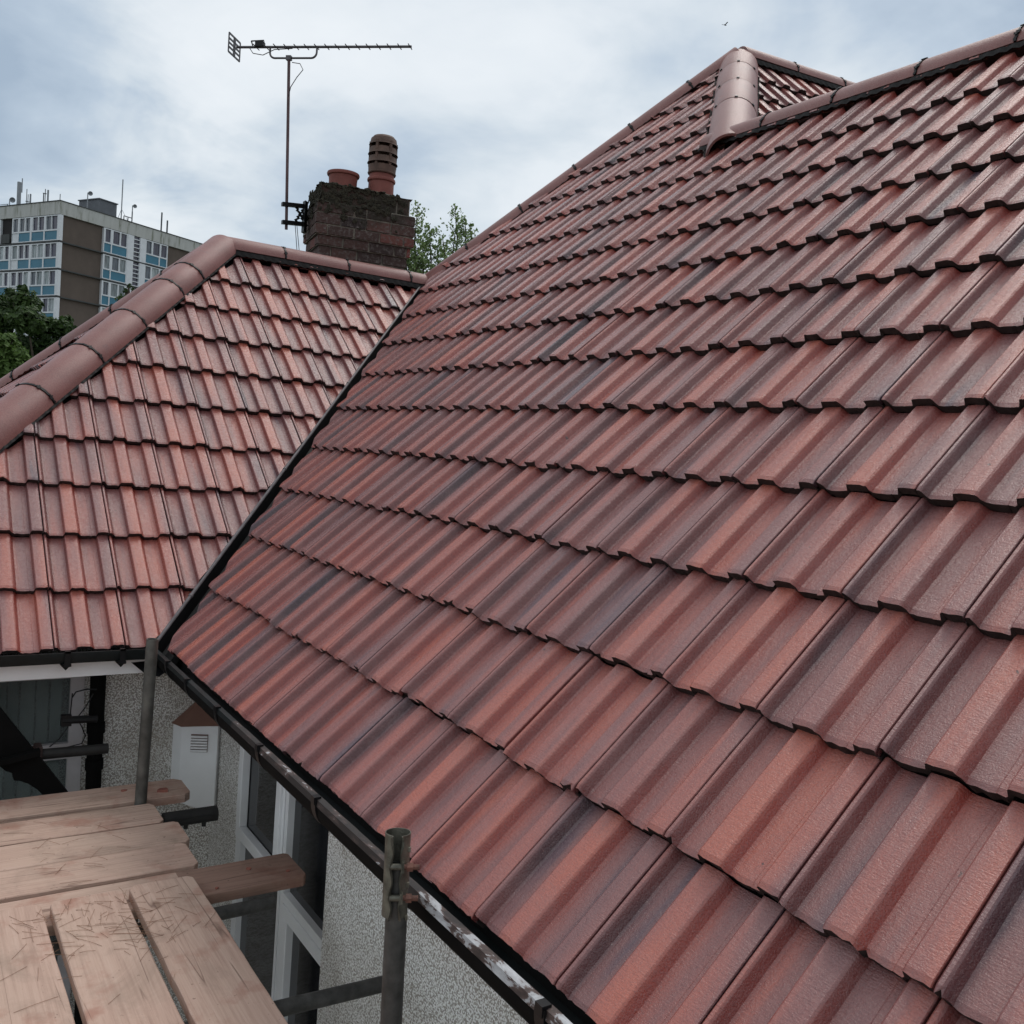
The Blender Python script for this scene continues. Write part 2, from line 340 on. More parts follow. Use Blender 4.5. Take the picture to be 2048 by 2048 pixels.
def slope(name, org, across, up, nor, cols, rows, seed, clips, parent, joint0=0.0, fine=4, warp=None):
    rg = random.Random(seed); mb = MB(); across, up, nor, org = V(across), V(up), V(nor), V(org)
    for k in range(rows[0], rows[1]):
        for j in range(cols[0], cols[1]):
            tr = (rg.random(), rg.random(), rg.random() or .5)
            dz = rg.uniform(-.0018, .0018); ds = rg.uniform(-.0065, .0065); sk_ = rg.uniform(-.004, .004); tilt = rg.uniform(-.0022, .0022); chip = rg.randrange(90)
            us = PROF; n = len(us); vs, uv, bi, fs, dks = [], [], [], [], []
            svals = [0, .012, .12, .24, G+.006]
            for r_, s_ in enumerate(svals):
                for i, (uu, hh, bb, dk) in enumerate(us):
                    jit = rg.uniform(-.0022, .0022) + (.009 if i == chip else 0) if r_ == 0 else 0
                    a_ = uu + joint0 + j*.3
                    if r_ == 0: hz_ = -.0035
                    elif r_ == 1: hz_ = 0
                    else: hz_ = 0
                    s2 = s_ + ds*(1 - s_/(G+.006)) + jit + sk_*(uu/.3-.5)*(1 if r_ < 2 else 0)
                    h_ = hh + hz_ - T*(s_/G) + dz + tilt*(uu/.3-.5)
                    if r_ == len(svals)-1: h_ -= .001
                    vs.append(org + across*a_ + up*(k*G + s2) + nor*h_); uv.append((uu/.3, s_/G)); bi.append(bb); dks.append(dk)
            for r_ in range(len(svals)-1):
                for i in range(n-1):
                    fs.append((r_*n+i, r_*n+i+1, (r_+1)*n+i+1, (r_+1)*n+i))
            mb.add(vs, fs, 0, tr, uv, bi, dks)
            # lip
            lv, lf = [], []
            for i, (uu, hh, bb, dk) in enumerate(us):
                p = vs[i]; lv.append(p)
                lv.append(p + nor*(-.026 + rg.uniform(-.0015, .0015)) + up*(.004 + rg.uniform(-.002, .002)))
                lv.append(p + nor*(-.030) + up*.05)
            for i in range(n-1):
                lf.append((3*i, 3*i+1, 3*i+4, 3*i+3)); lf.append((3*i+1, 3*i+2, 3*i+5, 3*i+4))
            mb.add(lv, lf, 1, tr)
    if warp:
        mb.v = [tuple(warp(V(v))) for v in mb.v]
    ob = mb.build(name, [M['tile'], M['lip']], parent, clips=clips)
    return ob
cA, sA = math.cos(.783286), math.sin(.783286); cB, sB = math.cos(.742422), math.sin(.742422)
nA = V((-sA, 0, cA)); nB = V((0, -sB, cB))
V0 = V((0, 0, 0)); V1 = V((2.70, 2.70, 2.477)); PK = V((4.3, .85, 4.282)); Q = V((3.10, -.35, 3.087)); H0 = V((.93, 2.70, 2.477))
vdir = V((V1.x, V1.y, 0)).normalized(); vn = V((-vdir.y, vdir.x, 0))    # points to the wing side
# main west slope: across = looking up slope, left to right = -y
jA = .18791
hipn = V((PK.y-V1.y, V1.x-PK.x, 0)).normalized(); hipn = hipn if hipn.y > 0 else -hipn
clA = [(vn*(-.050), vn), (PK + hipn*(-.105), hipn)]
def sl_clip(name, org, across, up, nor, cols, rows, seed, clips, joint0, warp=None):
    return slope(name, org, across, up, nor, cols, rows, seed, clips, house, joint0, warp=warp)
# left part (between valley, hip and the short hip) and right part (below the long ridge): one slope, two blocks of courses
o1 = sl_clip('roof_slope', (0, 0, 0), (0, -1, 0), (cA, 0, sA), nA, (-11, 24), (0, 9), 11, clA, jA, sag)
shn = V((1, -1, 0)).normalized()
o2 = sl_clip('upper_roof_slope', (0, 0, 0), (0, -1, 0), (cA, 0, sA), nA, (1, 24), (9, 13), 12, [((3.0, 0, 0), (1, 0, 0))], jA, sag)
o3 = sl_clip('apex_roof_slope', (0, 0, 0), (0, -1, 0), (cA, 0, sA), nA, (-13, 1), (9, 18), 13, clA + [(PK + shn*-.04, shn)], jA, sag)
for o in (o1, o2, o3): o.name = 'roof_slope'
# wing slope facing the camera
wn = V((-1, 1, 0)).normalized()
o4 = sl_clip('roof_slope', (0, 0, 0), (1, 0, 0), (0, cB, sB), nB, (-12, 10), (0, 12), 21, [(vn*(.031), -vn), ((H0 + wn*-.135), wn), ((0, 2.60, 0), (0, 1, 0))], -.164)
# hip end of the wing, facing west
x_w = H0.x - 2.70
o5 = sl_clip('roof_slope', (x_w, 0, 0), (0, -1, 0), (cB, 0, sB), (-sB, 0, cB), (-19, 2), (0, 12), 31, [((H0 + wn*.03), -wn), ((H0 + V((1, 1, 0)).normalized()*-.03), V((1, 1, 0)).normalized())], 0)
# south slope of the main roof right of the short hip
ac6 = V((.9903, -.139, 0)); up6s = V((.139*cA, .9903*cA, sA)); no6 = V((-.139*sA, -.9903*sA, cA))
o6 = sl_clip('roof_slope', PK - up6s*(PK.z/sA), ac6, up6s, no6, (-16, 12), (6, 18), 41, [(PK + shn*.04, -shn), (Q, V((-1, -1, 0)).normalized()), (PK + V((0, -.06, 0)), (.139, .9903, 0))], .1)
# plain backing deck below the tiles and the roof faces nobody sees from the scaffold
bk = MB()
def face(mb, pts, dz=-.12): mb.add([V(p)+V((0, 0, dz)) for p in pts], [tuple(range(len(pts)))])
FE = 10.0   # far east
yS = -7.4
E0 = (.14, .14, .128)
face(bk, [E0, V1, PK]); face(bk, [E0, PK, Q, (3.1, yS, 3.087), (.14, yS, .139)])
face(bk, [E0, V1, H0, (x_w+.14, .14, .128)])
face(bk, [(x_w+.14, .14, .128), H0, (x_w+.14, 5.26, .128)])
face(bk, [(x_w, 5.4, 0), H0, V1, PK, (PK.x+3, PK.y-.42, PK.z), (PK.x+7.5, 5.4, 0)])
face(bk, [Q, PK, (PK.x+3, PK.y-.42, PK.z), (PK.x+6, -3.4, 0), (6.2, -3.4, 0)])
face(bk, [Q, (6.2, -3.4, 0), (6.2, yS, 0), (3.1, yS, 3.087)])
face(bk, [(PK.x+3, PK.y-.42, PK.z), (PK.x+7.5, 5.4, 0), (PK.x+6, -3.4, 0)])
bk.build('roof_deck', M['blackmatt'], house)

# ------------------------------------------------------------------ ridge and hip tiles
def ridge_run(name, p0, p1, joints, latL, latR, rad=.125, hang=(.0, .0), spike=False, drop=.045, clipm=True, end0=True, style='union'):
    p0, p1 = V(p0), V(p1); d = (p1-p0).normalized(); Lh = (p1-p0).length
    side = d.cross(V((0, 0, 1))).normalized(); upv = side.cross(d).normalized()
    js = [0] + list(joints) + [Lh]
    rg = random.Random(int(Lh*1000))
    for a, b in zip(js[:-1], js[1:]):
        mb = MB(); seg = 22; a0 = R(6); rr = []
        ga = .007 if a > 0 else 0; gb = .007 if b < Lh else 0
        wob = rg.uniform(-.004, .004); off = side*rg.uniform(-.003, .003)
        stations = [a+ga] + [a+ga+(b-a-ga-gb)*t_ for t_ in (.02, .5, .98)] + [b-gb]
        vs = []
        for si, s_ in enumerate(stations):
            e_ = .002 if si in (0, len(stations)-1) else 0
            for rad_ in (rad - e_, rad-.016):
                for k in range(seg+1):
                    th = a0 + (math.pi-2*a0)*k/seg
                    vs.append(p0 + off + d*s_ + side*(math.cos(th)*rad_) + upv*(math.sin(th)*rad_ - drop + wob*(s_-a)))
        n = 2*(seg+1); fs = []
        for i in range(len(stations)-1):
            for k in range(seg):
                fs.append((i*n+k, i*n+k+1, (i+1)*n+k+1, (i+1)*n+k))
                fs.append((i*n+seg+1+k, (i+1)*n+seg+1+k, (i+1)*n+seg+2+k, i*n+seg+2+k))
            for k in (0, seg):
                fs.append((i*n+k, (i+1)*n+k, (i+1)*n+seg+1+k, i*n+seg+1+k))
        for i in (0, len(stations)-1):
            for k in range(seg): fs.append((i*n+k, i*n+seg+1+k, i*n+seg+2+k, i*n+k+1))
        mb.add(vs, fs)
        ob = mb.build(name, M['ridge'], house, smooth=True, origin=p0 + d*(a+b)/2)
        if b < Lh:   # union strip and clips over the joint at b
            ub = MB(); c0 = p0 + d*b
            if style == 'union':
                vs = []
                ks = 46
                for k in range(ks+1):
                    th = R(8) + (math.pi-R(16))*k/ks
                    ax = rg.uniform(-.004, .004)
                    hw = .0045 + rg.uniform(0, .003)
                    for sx in (-1, 1):
                        for r_ in (rad+.003, rad-.02):
                            vs.append(c0 + d*(ax+sx*hw) + side*(math.cos(th)*r_) + upv*(math.sin(th)*r_ - drop))
                fs = []
                for k in range(ks):
                    o_ = 4*k
                    fs += [(o_, o_+2, o_+6, o_+4), (o_, o_+4, o_+5, o_+1), (o_+2, o_+3, o_+7, o_+6)]
                ub.add(vs, fs)
                angs = (28, 60, 120, 152)
            else:
                vs = []; ks = 30
                for k in range(ks+1):
                    th = R(8) + (math.pi-R(16))*k/ks
                    for sx in (-1, 1): vs.append(c0 + d*(sx*.0065) + side*(math.cos(th)*(rad-.004)) + upv*(math.sin(th)*(rad-.004) - drop))
                ub.add(vs, [(2*k, 2*k+1, 2*k+3, 2*k+2) for k in range(ks)])
                angs = (38, 90, 142)
            for an in angs:
                th = R(an) + rg.uniform(-.05, .05); nr = side*math.cos(th) + upv*math.sin(th); tg = -side*math.sin(th) + upv*math.cos(th)
                c1 = c0 + nr*(rad+.004) - upv*drop
                if style == 'union':
                    ub.obox(c1, d*.013, tg*.0038, nr*.0022); ub.obox(c1, d*.0045, tg*.013, nr*.0026)
                    ub.obox(c1 + d*.009 + tg*.006, d*.004, tg*.007, nr*.002)
                else:
                    ub.obox(c1, d*.010, tg*.010, nr*.004)
            ub.build('joint_clip', M['black'], ob, origin=c0)
    # black ventilated roll below both edges
    vb = MB()
    for sgn, lat in ((1, latR), (-1, latL)):
        if lat is None: continue
        nseg = int(Lh/.03); vs = []
        for k in range(nseg+1):
            s_ = Lh*k/nseg; wv = (.006 if (k % 2) else -.006) + rg.uniform(-.002, .002)
            c0 = p0 + d*s_
            vs.append(c0 + side*(sgn*rad*.86) + upv*(-.01 - drop + .03))
            vs.append(c0 + side*(sgn*(rad*1.0)) + V((0, 0, 1))*(lat[0]) + upv*wv*.5)
            vs.append(c0 + side*(sgn*(rad*1.07 + wv*.5)) + V((0, 0, 1))*(lat[1]+.012) + upv*wv*.5)
        vb.add(vs, [(3*k+i, 3*k+i+1, 3*k+4+i, 3*k+3+i) for k in range(nseg) for i in (0, 1)])
    vb.build('ridge_roll', M['blackmatt'], house)

RU = V((0, 0, 1))
HIPJ = (.444, .993, 1.532, 2.066, 2.606)
hipB1 = V((H0.x-2.70, 0, 0)); up6 = V((0, 0, -.036))
ridge_run('hip_tile', H0+up6, hipB1+up6+V((0, -.05, -.046)), (.57, .865, 1.366, 1.866, 2.366, 2.866, 3.366), (-.040, -.060), (-.040, -.060), rad=.132)
ridge_run('hip_tile', H0+up6, V((H0.x-2.7, 5.4, 0))+up6, (.5, 1.0, 1.5, 2.0, 2.5, 3.0, 3.5), (-.04, -.055), (-.04, -.055), rad=.125)
ridge_run('ridge_tile', H0+up6, V1+up6+V((.02, 0, 0)), (.457, .985, 1.542), (-.045, -.088), (-.045, -.088), rad=.118)
ridge_run('hip_tile', V1+V((0, 0, -.02)), PK+V((0, 0, -.035)), HIPJ, (-.04, -.058), (-.04, -.058), rad=.118)
ridge_run('hip_tile', PK+V((0, 0, -.085)), Q+V((-.09, -.09, -.165)), (.42, .92, 1.42), (-.045, -.045), (-.045, -.045), rad=.150, style='clip', drop=.05)
ridge_run('ridge_tile', PK+up6, PK+V((3.0, -.42, -.055)), (.5, 1.0, 1.5, 2.0, 2.5), (-.045, -.09), (-.045, -.09), rad=.115)
ridge_run('ridge_tile', Q+V((0, .16, -.060)), V((3.1, yS, 3.087-.060)), [.49+.488*i for i in range(13)], (-.040, -.075), (-.040, -.075), rad=.118)

# ------------------------------------------------------------------ valley
vm = MB(); nseg = 60
Vd = (V1-V0); Ln = Vd.length; vd = Vd.normalized(); p0 = V0 - vd*.10
vs = []
for k in range(nseg+1):
    c0 = p0 + vd*(Ln+.1)*k/nseg
    for lat, h in ((-.13, -.005), (-.045, -.075), (.0, -.075), (.018, -.07), (.018, .012), (.030, .012), (.030, -.07), (.13, -.01)):
        vs.append(c0 + vn*lat + RU*h)
vm.add(vs, [(8*k+i, 8*k+i+1, 8*k+9+i, 8*k+8+i) for k in range(nseg) for i in range(7)])
vm.build('valley_trough', M['black'], house)
vt = MB(); vt.tube([p0 + vn*.024 + RU*.004 - vd*.0, p0 + vn*.024 + RU*.020 + vd*.02, p0 + vn*.024 + RU*.020 + vd*Ln], .009, 10)
for s_ in (.42, 1.6, 2.7): vt.tube([p0 + vd*s_ + vn*.024 + RU*.020, p0 + vd*(s_+.012) + vn*.024 + RU*.020], .0125, 10)
vt.build('valley_trim', M['lead'], house, smooth=True)

# ------------------------------------------------------------------ gutters, fascia, soffit, walls
def extr(mb, prof, p, q, mi=0):   # profile of (out, z) extruded between p and q; out is towards 'o'
    n = len(prof)
    mb.add([p(a, z) for a, z in prof] + [q(a, z) for a, z in prof], [(i, i+1, n+i+1, n+i) for i in range(n-1)], mi)
yE = -7.3
# west eave gutter: out = -x
gm = MB(); prof = [(-.08, -.035), (-.07, -.07), (-.03, -.095), (-.005, -.085), (.014, -.055), (.020, -.020)]
extr(gm, prof, lambda a, z: V((-a, .02, z)), lambda a, z: V((-a, yE, z)))
prof2 = [(.041, -.020), (.044, -.040), (.040, -.070), (.024, -.092), (.0, -.104), (-.05, -.107), (-.08, -.09)]
extr(gm, prof2, lambda a, z: V((-a, .02, z)), lambda a, z: V((-a, yE, z)), 1)
ggo = gm.build('gutter', [M['gutter'], M['blackpaint']], house, smooth=True)
pm = MB(); rgp = random.Random(8)
nn = 150; vs = []
for k in range(nn+1):
    y = -1.25 + (yE+1.25)*k/nn
    for a, z in ((.020, -.021), (.024, -.016+rgp.uniform(-.0008, .0008)), (.034, -.0155+rgp.uniform(-.0008, .0008)), (.042, -.018), (.0455, -.036)): vs.append((-a, y, z))
pm.add(vs, [(5*k+i, 5*k+i+1, 5*k+6+i, 5*k+5+i) for k in range(nn) for i in range(4)])
pm.build('gutter_rim', M['peel'], ggo, smooth=True)
pm = MB(); extr(pm, [(.020, -.021), (.024, -.016), (.034, -.0155), (.042, -.018), (.0455, -.036)], lambda a, z: V((-a, .02, z)), lambda a, z: V((-a, -1.25, z))); pm.build('gutter_rim', M['gutter'], ggo, smooth=True)
for yb in (-.28, -.62, -1.06, -1.55, -2.06, -2.60, -3.2, -4.0, -4.8):   # hanging straps
    b = MB()
    for (r_, th0, th1) in ((.10, 170, 372),):
        vs = []
        for k in range(19):
            th = R(th0 + (th1-th0)*k/18)
            for dy in (-.016, .016):
                vs.append((.020 + .070*math.cos(th), yb+dy, -.030 + .083*math.sin(th)))
                vs.append((.020 + .064*math.cos(th), yb+dy, -.030 + .076*math.sin(th)))
        fs = []
        for k in range(18):
            o_ = 4*k; fs += [(o_, o_+2, o_+6, o_+4), (o_, o_+4, o_+5, o_+1), (o_+2, o_+3, o_+7, o_+6)]
        b.add(vs, fs)
    b.box((-.052, yb-.012, -.032), (-.030, yb+.012, -.010))
    b.build('gutter_bracket', M['black'], ggo, origin=(-.04, yb, -.08))
# wing eave gutter: out = -y
gm = MB(); prof = [(-.03, -.02), (-.02, -.042), (.01, -.048), (.05, -.045), (.062, -.02), (.064, -.001), (.069, -.001), (.068, -.025), (.055, -.052), (.01, -.057), (-.03, -.052)]
extr(gm, prof, lambda a, z: V((-3.0, -a, z)), lambda a, z: V((-.055, -a, z)))
gg2 = gm.build('gutter', M['gutter'], house, smooth=True)
for xb in (-.42, -.19, -1.2, -2.0):
    b = MB(); b.box((xb-.017, -.075, -.063), (xb+.017, .0, -.050)); b.box((xb-.012, -.078, -.063), (xb+.012, -.0735, .006)); b.box((xb-.010, -.078, -.002), (xb+.012, -.055, .006)); b.prism([(xb-.026, -.066, -.056), (xb+.018, -.066, -.056), (xb-.004, -.066, -.080)], (0, .05, 0))
    b.build('gutter_bracket', M['black'], gg2, origin=(xb, -.04, -.08))
fb = MB(); fb.box((-3.0, .015, -.132), (-.04, .035, -.035)); fb.build('fascia_board', M['fascia'], house)
fb = MB(); fb.box((.06, yE, -.13), (.08, .03, -.03)); fb.build('fascia_board', M['blackmatt'], house)
sb_ = MB(); sb_.box((-3.0, .035, -.122), (.36, .33, -.112)); sb_.box((.08, yE, -.122), (.40, .035, -.112)); sb_.build('soffit', M['soffit'], house)
# walls (with a slightly flared plinth); west wall has the window opening
WX = .36; WY = .30
wl = MB()
y0w, y1w = -.165, -1.300
wl.box((WX, y0w, GZ), (WX+.25, WY, -.113))                    # between inner corner and window
wl.box((WX-.022, yE, GZ), (WX-.014, y1w, -.113)); wl.box((WX+.06, yE, GZ), (WX+.25, y1w-.06, -.113))                   # camera side of the window
wl.box((WX, y1w, GZ), (WX+.25, y0w, -1.75))                 # below
wl.box((WX, y1w, -.30), (WX+.25, y0w, -.113))                # above
wl.build('wall', M['roughcast'], house)
wl = MB(); wl.box((-.185, WY, GZ), (WX+.02, WY+.25, -.113)); wl.box((-3.0, WY, GZ), (-.345, WY+.25, -1.9)); wl.box((-3.0, WY+.2, GZ), (-.185, WY+.25, -1.9))
wl.box((-.28, WY+.012, GZ), (-.186, WY+.25, -.15))
wl.build('wall', M['roughcast'], house)
rm = MB(); rm.box((WX+.9, yE, GZ), (WX+.95, WY, -.15)); rm.box((-3, WY+.9, GZ), (WX, WY+.95, -.15)); rm.box((x_w+.3, .32, GZ), (x_w+.5, 5.1, -.15)); rm.box((x_w+.3, 5.0, GZ), (11, 5.1, -.15)); rm.box((10.9, -3.1, GZ), (11, 5.1, -.15)); rm.box((6.0, yE, GZ), (6.1, -3.0, -.15)); rm.box((.4, yE, GZ), (6.1, yE+.1, -.15)); rm.box((6.0, -3.1, GZ), (11, -3.0, -.15))
rm.build('outer_wall', M['roughcast'], house)

# west window: plane x = WX, frames 60-70 mm
def wbar(mb, y0, y1, z0, z1, x0=WX-.008, x1=WX+.05): mb.box((x0, min(y0, y1), min(z0, z1)), (x1, max(y0, y1), max(z0, z1)))
wf = MB()
wbar(wf, -.165, -.235, -1.75, -.30)                # left jamb
wbar(wf, -.235, -1.299, -1.75, -1.68); wbar(wf, -.235, -1.299, -.36, -.30)
wbar(wf, -.765, -.790, -1.68, -.36)                # mullion halves with a groove
wbar(wf, -.800, -.835, -1.68, -.36)
wbar(wf, -.790, -.800, -1.68, -.36, x0=WX+.012)
wbar(wf, -1.345, -1.40, -1.68, -.36, x0=WX+.0)
wbar(wf, -.835, -1.299, -.955, -.915)
wfo = wf.build('window', M['upvc'], house, origin=(WX, -.74, -1))
def sash(y0, y1, z0, z1, wdt, x0):
    s = MB(); s.box((x0, y1, z0), (x0+.04, y0, z0+wdt)); s.box((x0, y1, z1-wdt), (x0+.04, y0, z1)); s.box((x0, y1, z0+wdt), (x0+.04, y1+wdt, z1-wdt)); s.box((x0, y0-wdt, z0+wdt), (x0+.04, y0, z1-wdt))
    s.build('opening_sash', M['upvc'], wfo, bevel=.004)
sash(-.190, -.765, -.905, -.34, .055, WX-.022)     # top-hung light on the left
sash(-.838, -1.345, -1.60, -.957, .060, WX-.012+.0)   # lower right opening light
pn = MB(); pn.box((WX+.02, -.765, -1.68), (WX+.024, -.235, -.36)); pn.build('pane', M['glass'], wfo)
pn = MB(); pn.box((WX+.021, -1.34, -1.68), (WX+.025, -.835, -.36)); pn.build('pane', M['glass'], wfo)
pn = MB()
for i in range(7): pn.box((WX+.18, -1.28+i*.065, -1.66), (WX+.19, -1.24+i*.065, -.97))
pn.build('blind', flat('dim_blind', (.05, .05, .055), .8, .2, 3), wfo)
# wing window with vertical blinds
wf = MB()
def zbar(mb, x0, x1, z0, z1, y0=WY-.008, y1=WY+.05): mb.box((x0, y0, z0), (x1, y1, z1))
zbar(wf, -.345, -.283, -1.9, -.165); zbar(wf, -3.0, -.345, -.60, -.525); zbar(wf, -3.0, -.345, -.205, -.165); zbar(wf, -3.0, -.345, -1.9, -1.84); zbar(wf, -1.15, -1.08, -1.84, -.205)
wfb = wf.build('window', flat('grubby_upvc', (.42, .40, .41), .5, .15, 5), house, origin=(-.9, WY, -1))
pn = MB(); pn.box((-3.0, WY+.02, -1.84), (-.345, WY+.024, -.205))
gl2, t_, b_ = mat('window_glass_clear'); b_.inputs['Base Color'].default_value = (.45, .5, .5, 1); b_.inputs['Roughness'].default_value = .02; b_.inputs['Transmission Weight'].default_value = .85; b_.inputs['IOR'].default_value = 1.1
pn.build('pane', gl2, wfb)
bl = MB(); rb = random.Random(3); x = -.36
while x > -2.9:
    wv = rb.uniform(.055, .075); bl.obox((x-wv/2, WY+.11, -1.0), V((wv*.42, rb.uniform(-.02, .02), 0)), V((0, .001, 0)), V((0, 0, .80))); x -= wv
bl.build('vertical_blind', flat('blind_fabric', (.42, .45, .43), .8, .25, 3), wfb)
# downpipe and its clips on the wing wall
dp = MB(); dp.tube([(-.232, WY-.055, -.10), (-.232, WY-.055, GZ+.05)], .036, 16)
for z in (-.42, -.60, -1.4): dp.tube([(-.232, WY-.055, z), (-.232, WY-.055, z-.05)], .042, 16)
dp.box((-.245, WY-.03, -.44), (-.215, WY+.01, -.40))
dp.build('downpipe', M['blackpaint'], house, smooth=True)
# boxed vent hood in the inner corner
d_ = lambda x, y: ony(x, y, WY)
a0_, a1_ = V((.145, WY, 0)), V((.175, WY-.055, 0)); b1_ = V((WX-.02, WY-.13, 0))
vb_ = MB()
zt, zb = -.475, -.875
poly = [a0_, a1_, b1_, V((WX, WY-.10, 0)), V((WX, WY, 0))]
lo = [V((p.x, p.y, zb - (.06 if i in (2, 3, 4) else 0))) for i, p in enumerate(poly)]
hi = [V((p.x, p.y, zt + (.0))) for i, p in enumerate(poly)]
vb_.add(lo+hi, [(4, 3, 2, 1, 0), (5, 6, 7, 8, 9)] + [(i, (i+1) % 5, (i+1) % 5+5, i+5) for i in range(5)])
vho = vb_.build('vent_housing', M['upvc'], house, origin=(.25, WY-.05, -.68), bevel=.004)
wd = MB()
c_top = V((.255, WY-.005, zt+.105)); r_top = V((WX, WY-.04, zt+.10))
wd.add([V((a0_.x-.008, WY, zt+.001)), V((a1_.x-.006, a1_.y-.010, zt-.004)), V((WX-.004, WY-.140, zt+.004)), r_top, c_top, V((WX, WY, zt))],
       [(0, 1, 4), (1, 2, 3, 4), (0, 4, 3, 5), (0, 5, 2, 1), (2, 5, 3)])
wd.build('sloping_cap', flat('brown_cap_paint', (.22, .115, .085), .6, .1, 8), vho)
dr = (b1_-a1_).normalized(); nr = V((dr.y, -dr.x, 0)).normalized()
cg = (a1_+b1_)/2 + V((0, 0, -.565))
gr = MB()
for i in range(6):
    gr.obox(cg + V((0, 0, .036-.0145*i)) + nr*.006, dr*.040, nr*.008, V((0, 0, .0042)))
gr.build('louvre_grille', M['upvc'], vho)
gr = MB(); gr.obox(cg + nr*.0, dr*.042, nr*.0025, V((0, 0, .046))); gr.build('grille_back', flat('reddish_brown_grille', (.16, .085, .07), .8, .2, 20), vho)  # reddish-brown plate behind the slats darkens the slots

# ------------------------------------------------------------------ chimney
ch_o = V((1.80, 3.0, 0)); ph = R(-10); cx = V((math.cos(ph), math.sin(ph), 0))*.965; cy = V((-math.sin(ph), math.cos(ph), 0))
chm = MB(); rc = random.Random(5)
def layer(z0, z1, grow, odd, w=.80, d=.47):
    # ring of bricks in one course
    x0, x1, y0, y1 = -grow, w+grow, -grow, d+grow
    def brick(ax, ay, bx, by):
        j = lambda: rc.uniform(-.004, .004)
        lo = V((min(ax, bx)+.007, min(ay, by)+.004, 0)); hi_ = V((max(ax, bx)-.007, max(ay, by)-.004, 0))
        vs = []
        for z in (z0+.008, z1-.006):
            for (xx, yy) in ((lo.x, lo.y), (hi_.x, lo.y), (hi_.x, hi_.y), (lo.x, hi_.y)):
                vs.append(ch_o + cx*(xx+j()) + cy*(yy+j()) + V((0, 0, z+j()*.7)))
        chm.add(vs, [(3, 2, 1, 0), (4, 5, 6, 7), (0, 1, 5, 4), (1, 2, 6, 5), (2, 3, 7, 6), (3, 0, 4, 7)], 0, (rc.random(), rc.random(), rc.random()+.01))
    bw = .105; x = x0 + (bw if odd else .0)
    ends = []
    cuts = [x0 + (.11 if odd else 0)]
    while cuts[-1] < x1-.02: cuts.append(min(x1-(0 if odd is False else 0), cuts[-1]+rc.choice((.22, .225, .23, .11)) ))
    cuts[-1] = x1
    if odd: cuts = [x0]+cuts
    for a, b in zip(cuts[:-1], cuts[1:]):
        if b-a > .03: brick(a, y0, b, y0+bw); brick(a, y1-bw, b, y1)
    yy = y0+bw
    while yy < y1-bw-.02:
        b = min(yy+rc.choice((.13, .2)), y1-bw); brick(x0, yy, x0+bw, b); brick(x1-bw, yy, x1, b); yy = b
hc = .0885; zt_ = 3.157
zs = zt_
grow = [.008, .045, .045, .045, .022, 0, 0, 0, 0, 0, 0, 0]
hts = [.150, .088, .095, .085, .085] + [hc]*7
core = MB(); z = zs
for i, (gw, h) in enumerate(zip(grow, hts)):
    layer(z-h, z, gw, i % 2 == 1)
    core.obox(ch_o + cx*.40 + cy*.235 + V((0, 0, z-h/2)), cx*(.40+gw-.016), cy*(.235+gw-.016), V((0, 0, h/2)))
    z -= h
m_, t_, b_ = mat('sooty_brick'); a_ = N(t_, 'ShaderNodeAttribute', attribute_name='tr'); s_ = N(t_, 'ShaderNodeSeparateXYZ'); L(t_, a_.outputs['Vector'], s_.inputs[0])
oc = objc(t_); nn_ = noise(t_, oc, 40, 5, .65); nz = noise(t_, oc, 6, 4, .6)
c_ = rmp(t_, s_.outputs[0], [(.0, (.030, .021, .020)), (.4, (.056, .033, .029)), (.80, (.092, .046, .038)), (.94, (.17, .050, .040))])
c_ = mixc(t_, rmp(t_, nn_, [(.50, (0, 0, 0)), (.66, (.8, .8, .8))]), c_, (.15, .135, .125))
sz = N(t_, 'ShaderNodeSeparateXYZ'); L(t_, oc, sz.inputs[0])
mo = mth(t_, 'ADD', mth(t_, 'MULTIPLY', mth(t_, 'SUBTRACT', sz.outputs[2], 2.86), 1.6), mth(t_, 'SUBTRACT', nz, .42))
c_ = mixc(t_, rmp(t_, mo, [(.12, (0, 0, 0)), (.34, (.85, .85, .85))]), c_, (.024, .021, .014))
L(t_, c_, b_.inputs['Base Color']); b_.inputs['Roughness'].default_value = .9; bump(t_, b_, nn_, .8, .012); M['brick'] = m_
chim = chm.build('chimney', M['brick'], house)
core.build('mortar_core', flat('old_mortar', (.20, .18, .15), .95, .5, 25, bmp=.5), chim)
fl = MB(); vs = []
rf = random.Random(2)
for iy in range(9):
    for ix in range(15):
        u, v = ix/14, iy/8; ed = min(u, 1-u)*2, min(v, 1-v)*2
        h = .006 + .045*min(1, min(ed)*2.0) + rf.uniform(-.006, .006)
        vs.append(ch_o + cx*(u*.82-.01) + cy*(v*.49-.01) + V((0, 0, zt_-.01+h)))
fl.add(vs, [(iy*15+ix, iy*15+ix+1, (iy+1)*15+ix+1, (iy+1)*15+ix) for iy in range(8) for ix in range(14)])
fl.build('mortar_flaunching', flat('mossy_mortar', (.07, .065, .045), .95, .5, 20, bmp=.7), chim)
mo = MB(); rm_ = random.Random(9)
def clump(mb, c, r, nn):
    a_ = nn.orthogonal().normalized(); b_ = nn.cross(a_); vs = []; seg = 9
    for i in range(4):
        ph_ = math.pi/2*(i+.3)/4
        for k in range(seg):
            th = 2*math.pi*k/seg; rr = r*rm_.uniform(.6, 1.3)
            vs.append(V(c) + (a_*math.cos(th) + b_*math.sin(th))*math.sin(ph_)*rr + nn*(math.cos(ph_)*rr*.42 - r*.12))
    mb.add(vs, [(i*seg+k, i*seg+(k+1) % seg, (i+1)*seg+(k+1) % seg, (i+1)*seg+k) for i in range(3) for k in range(seg)] + [tuple(range(seg))])
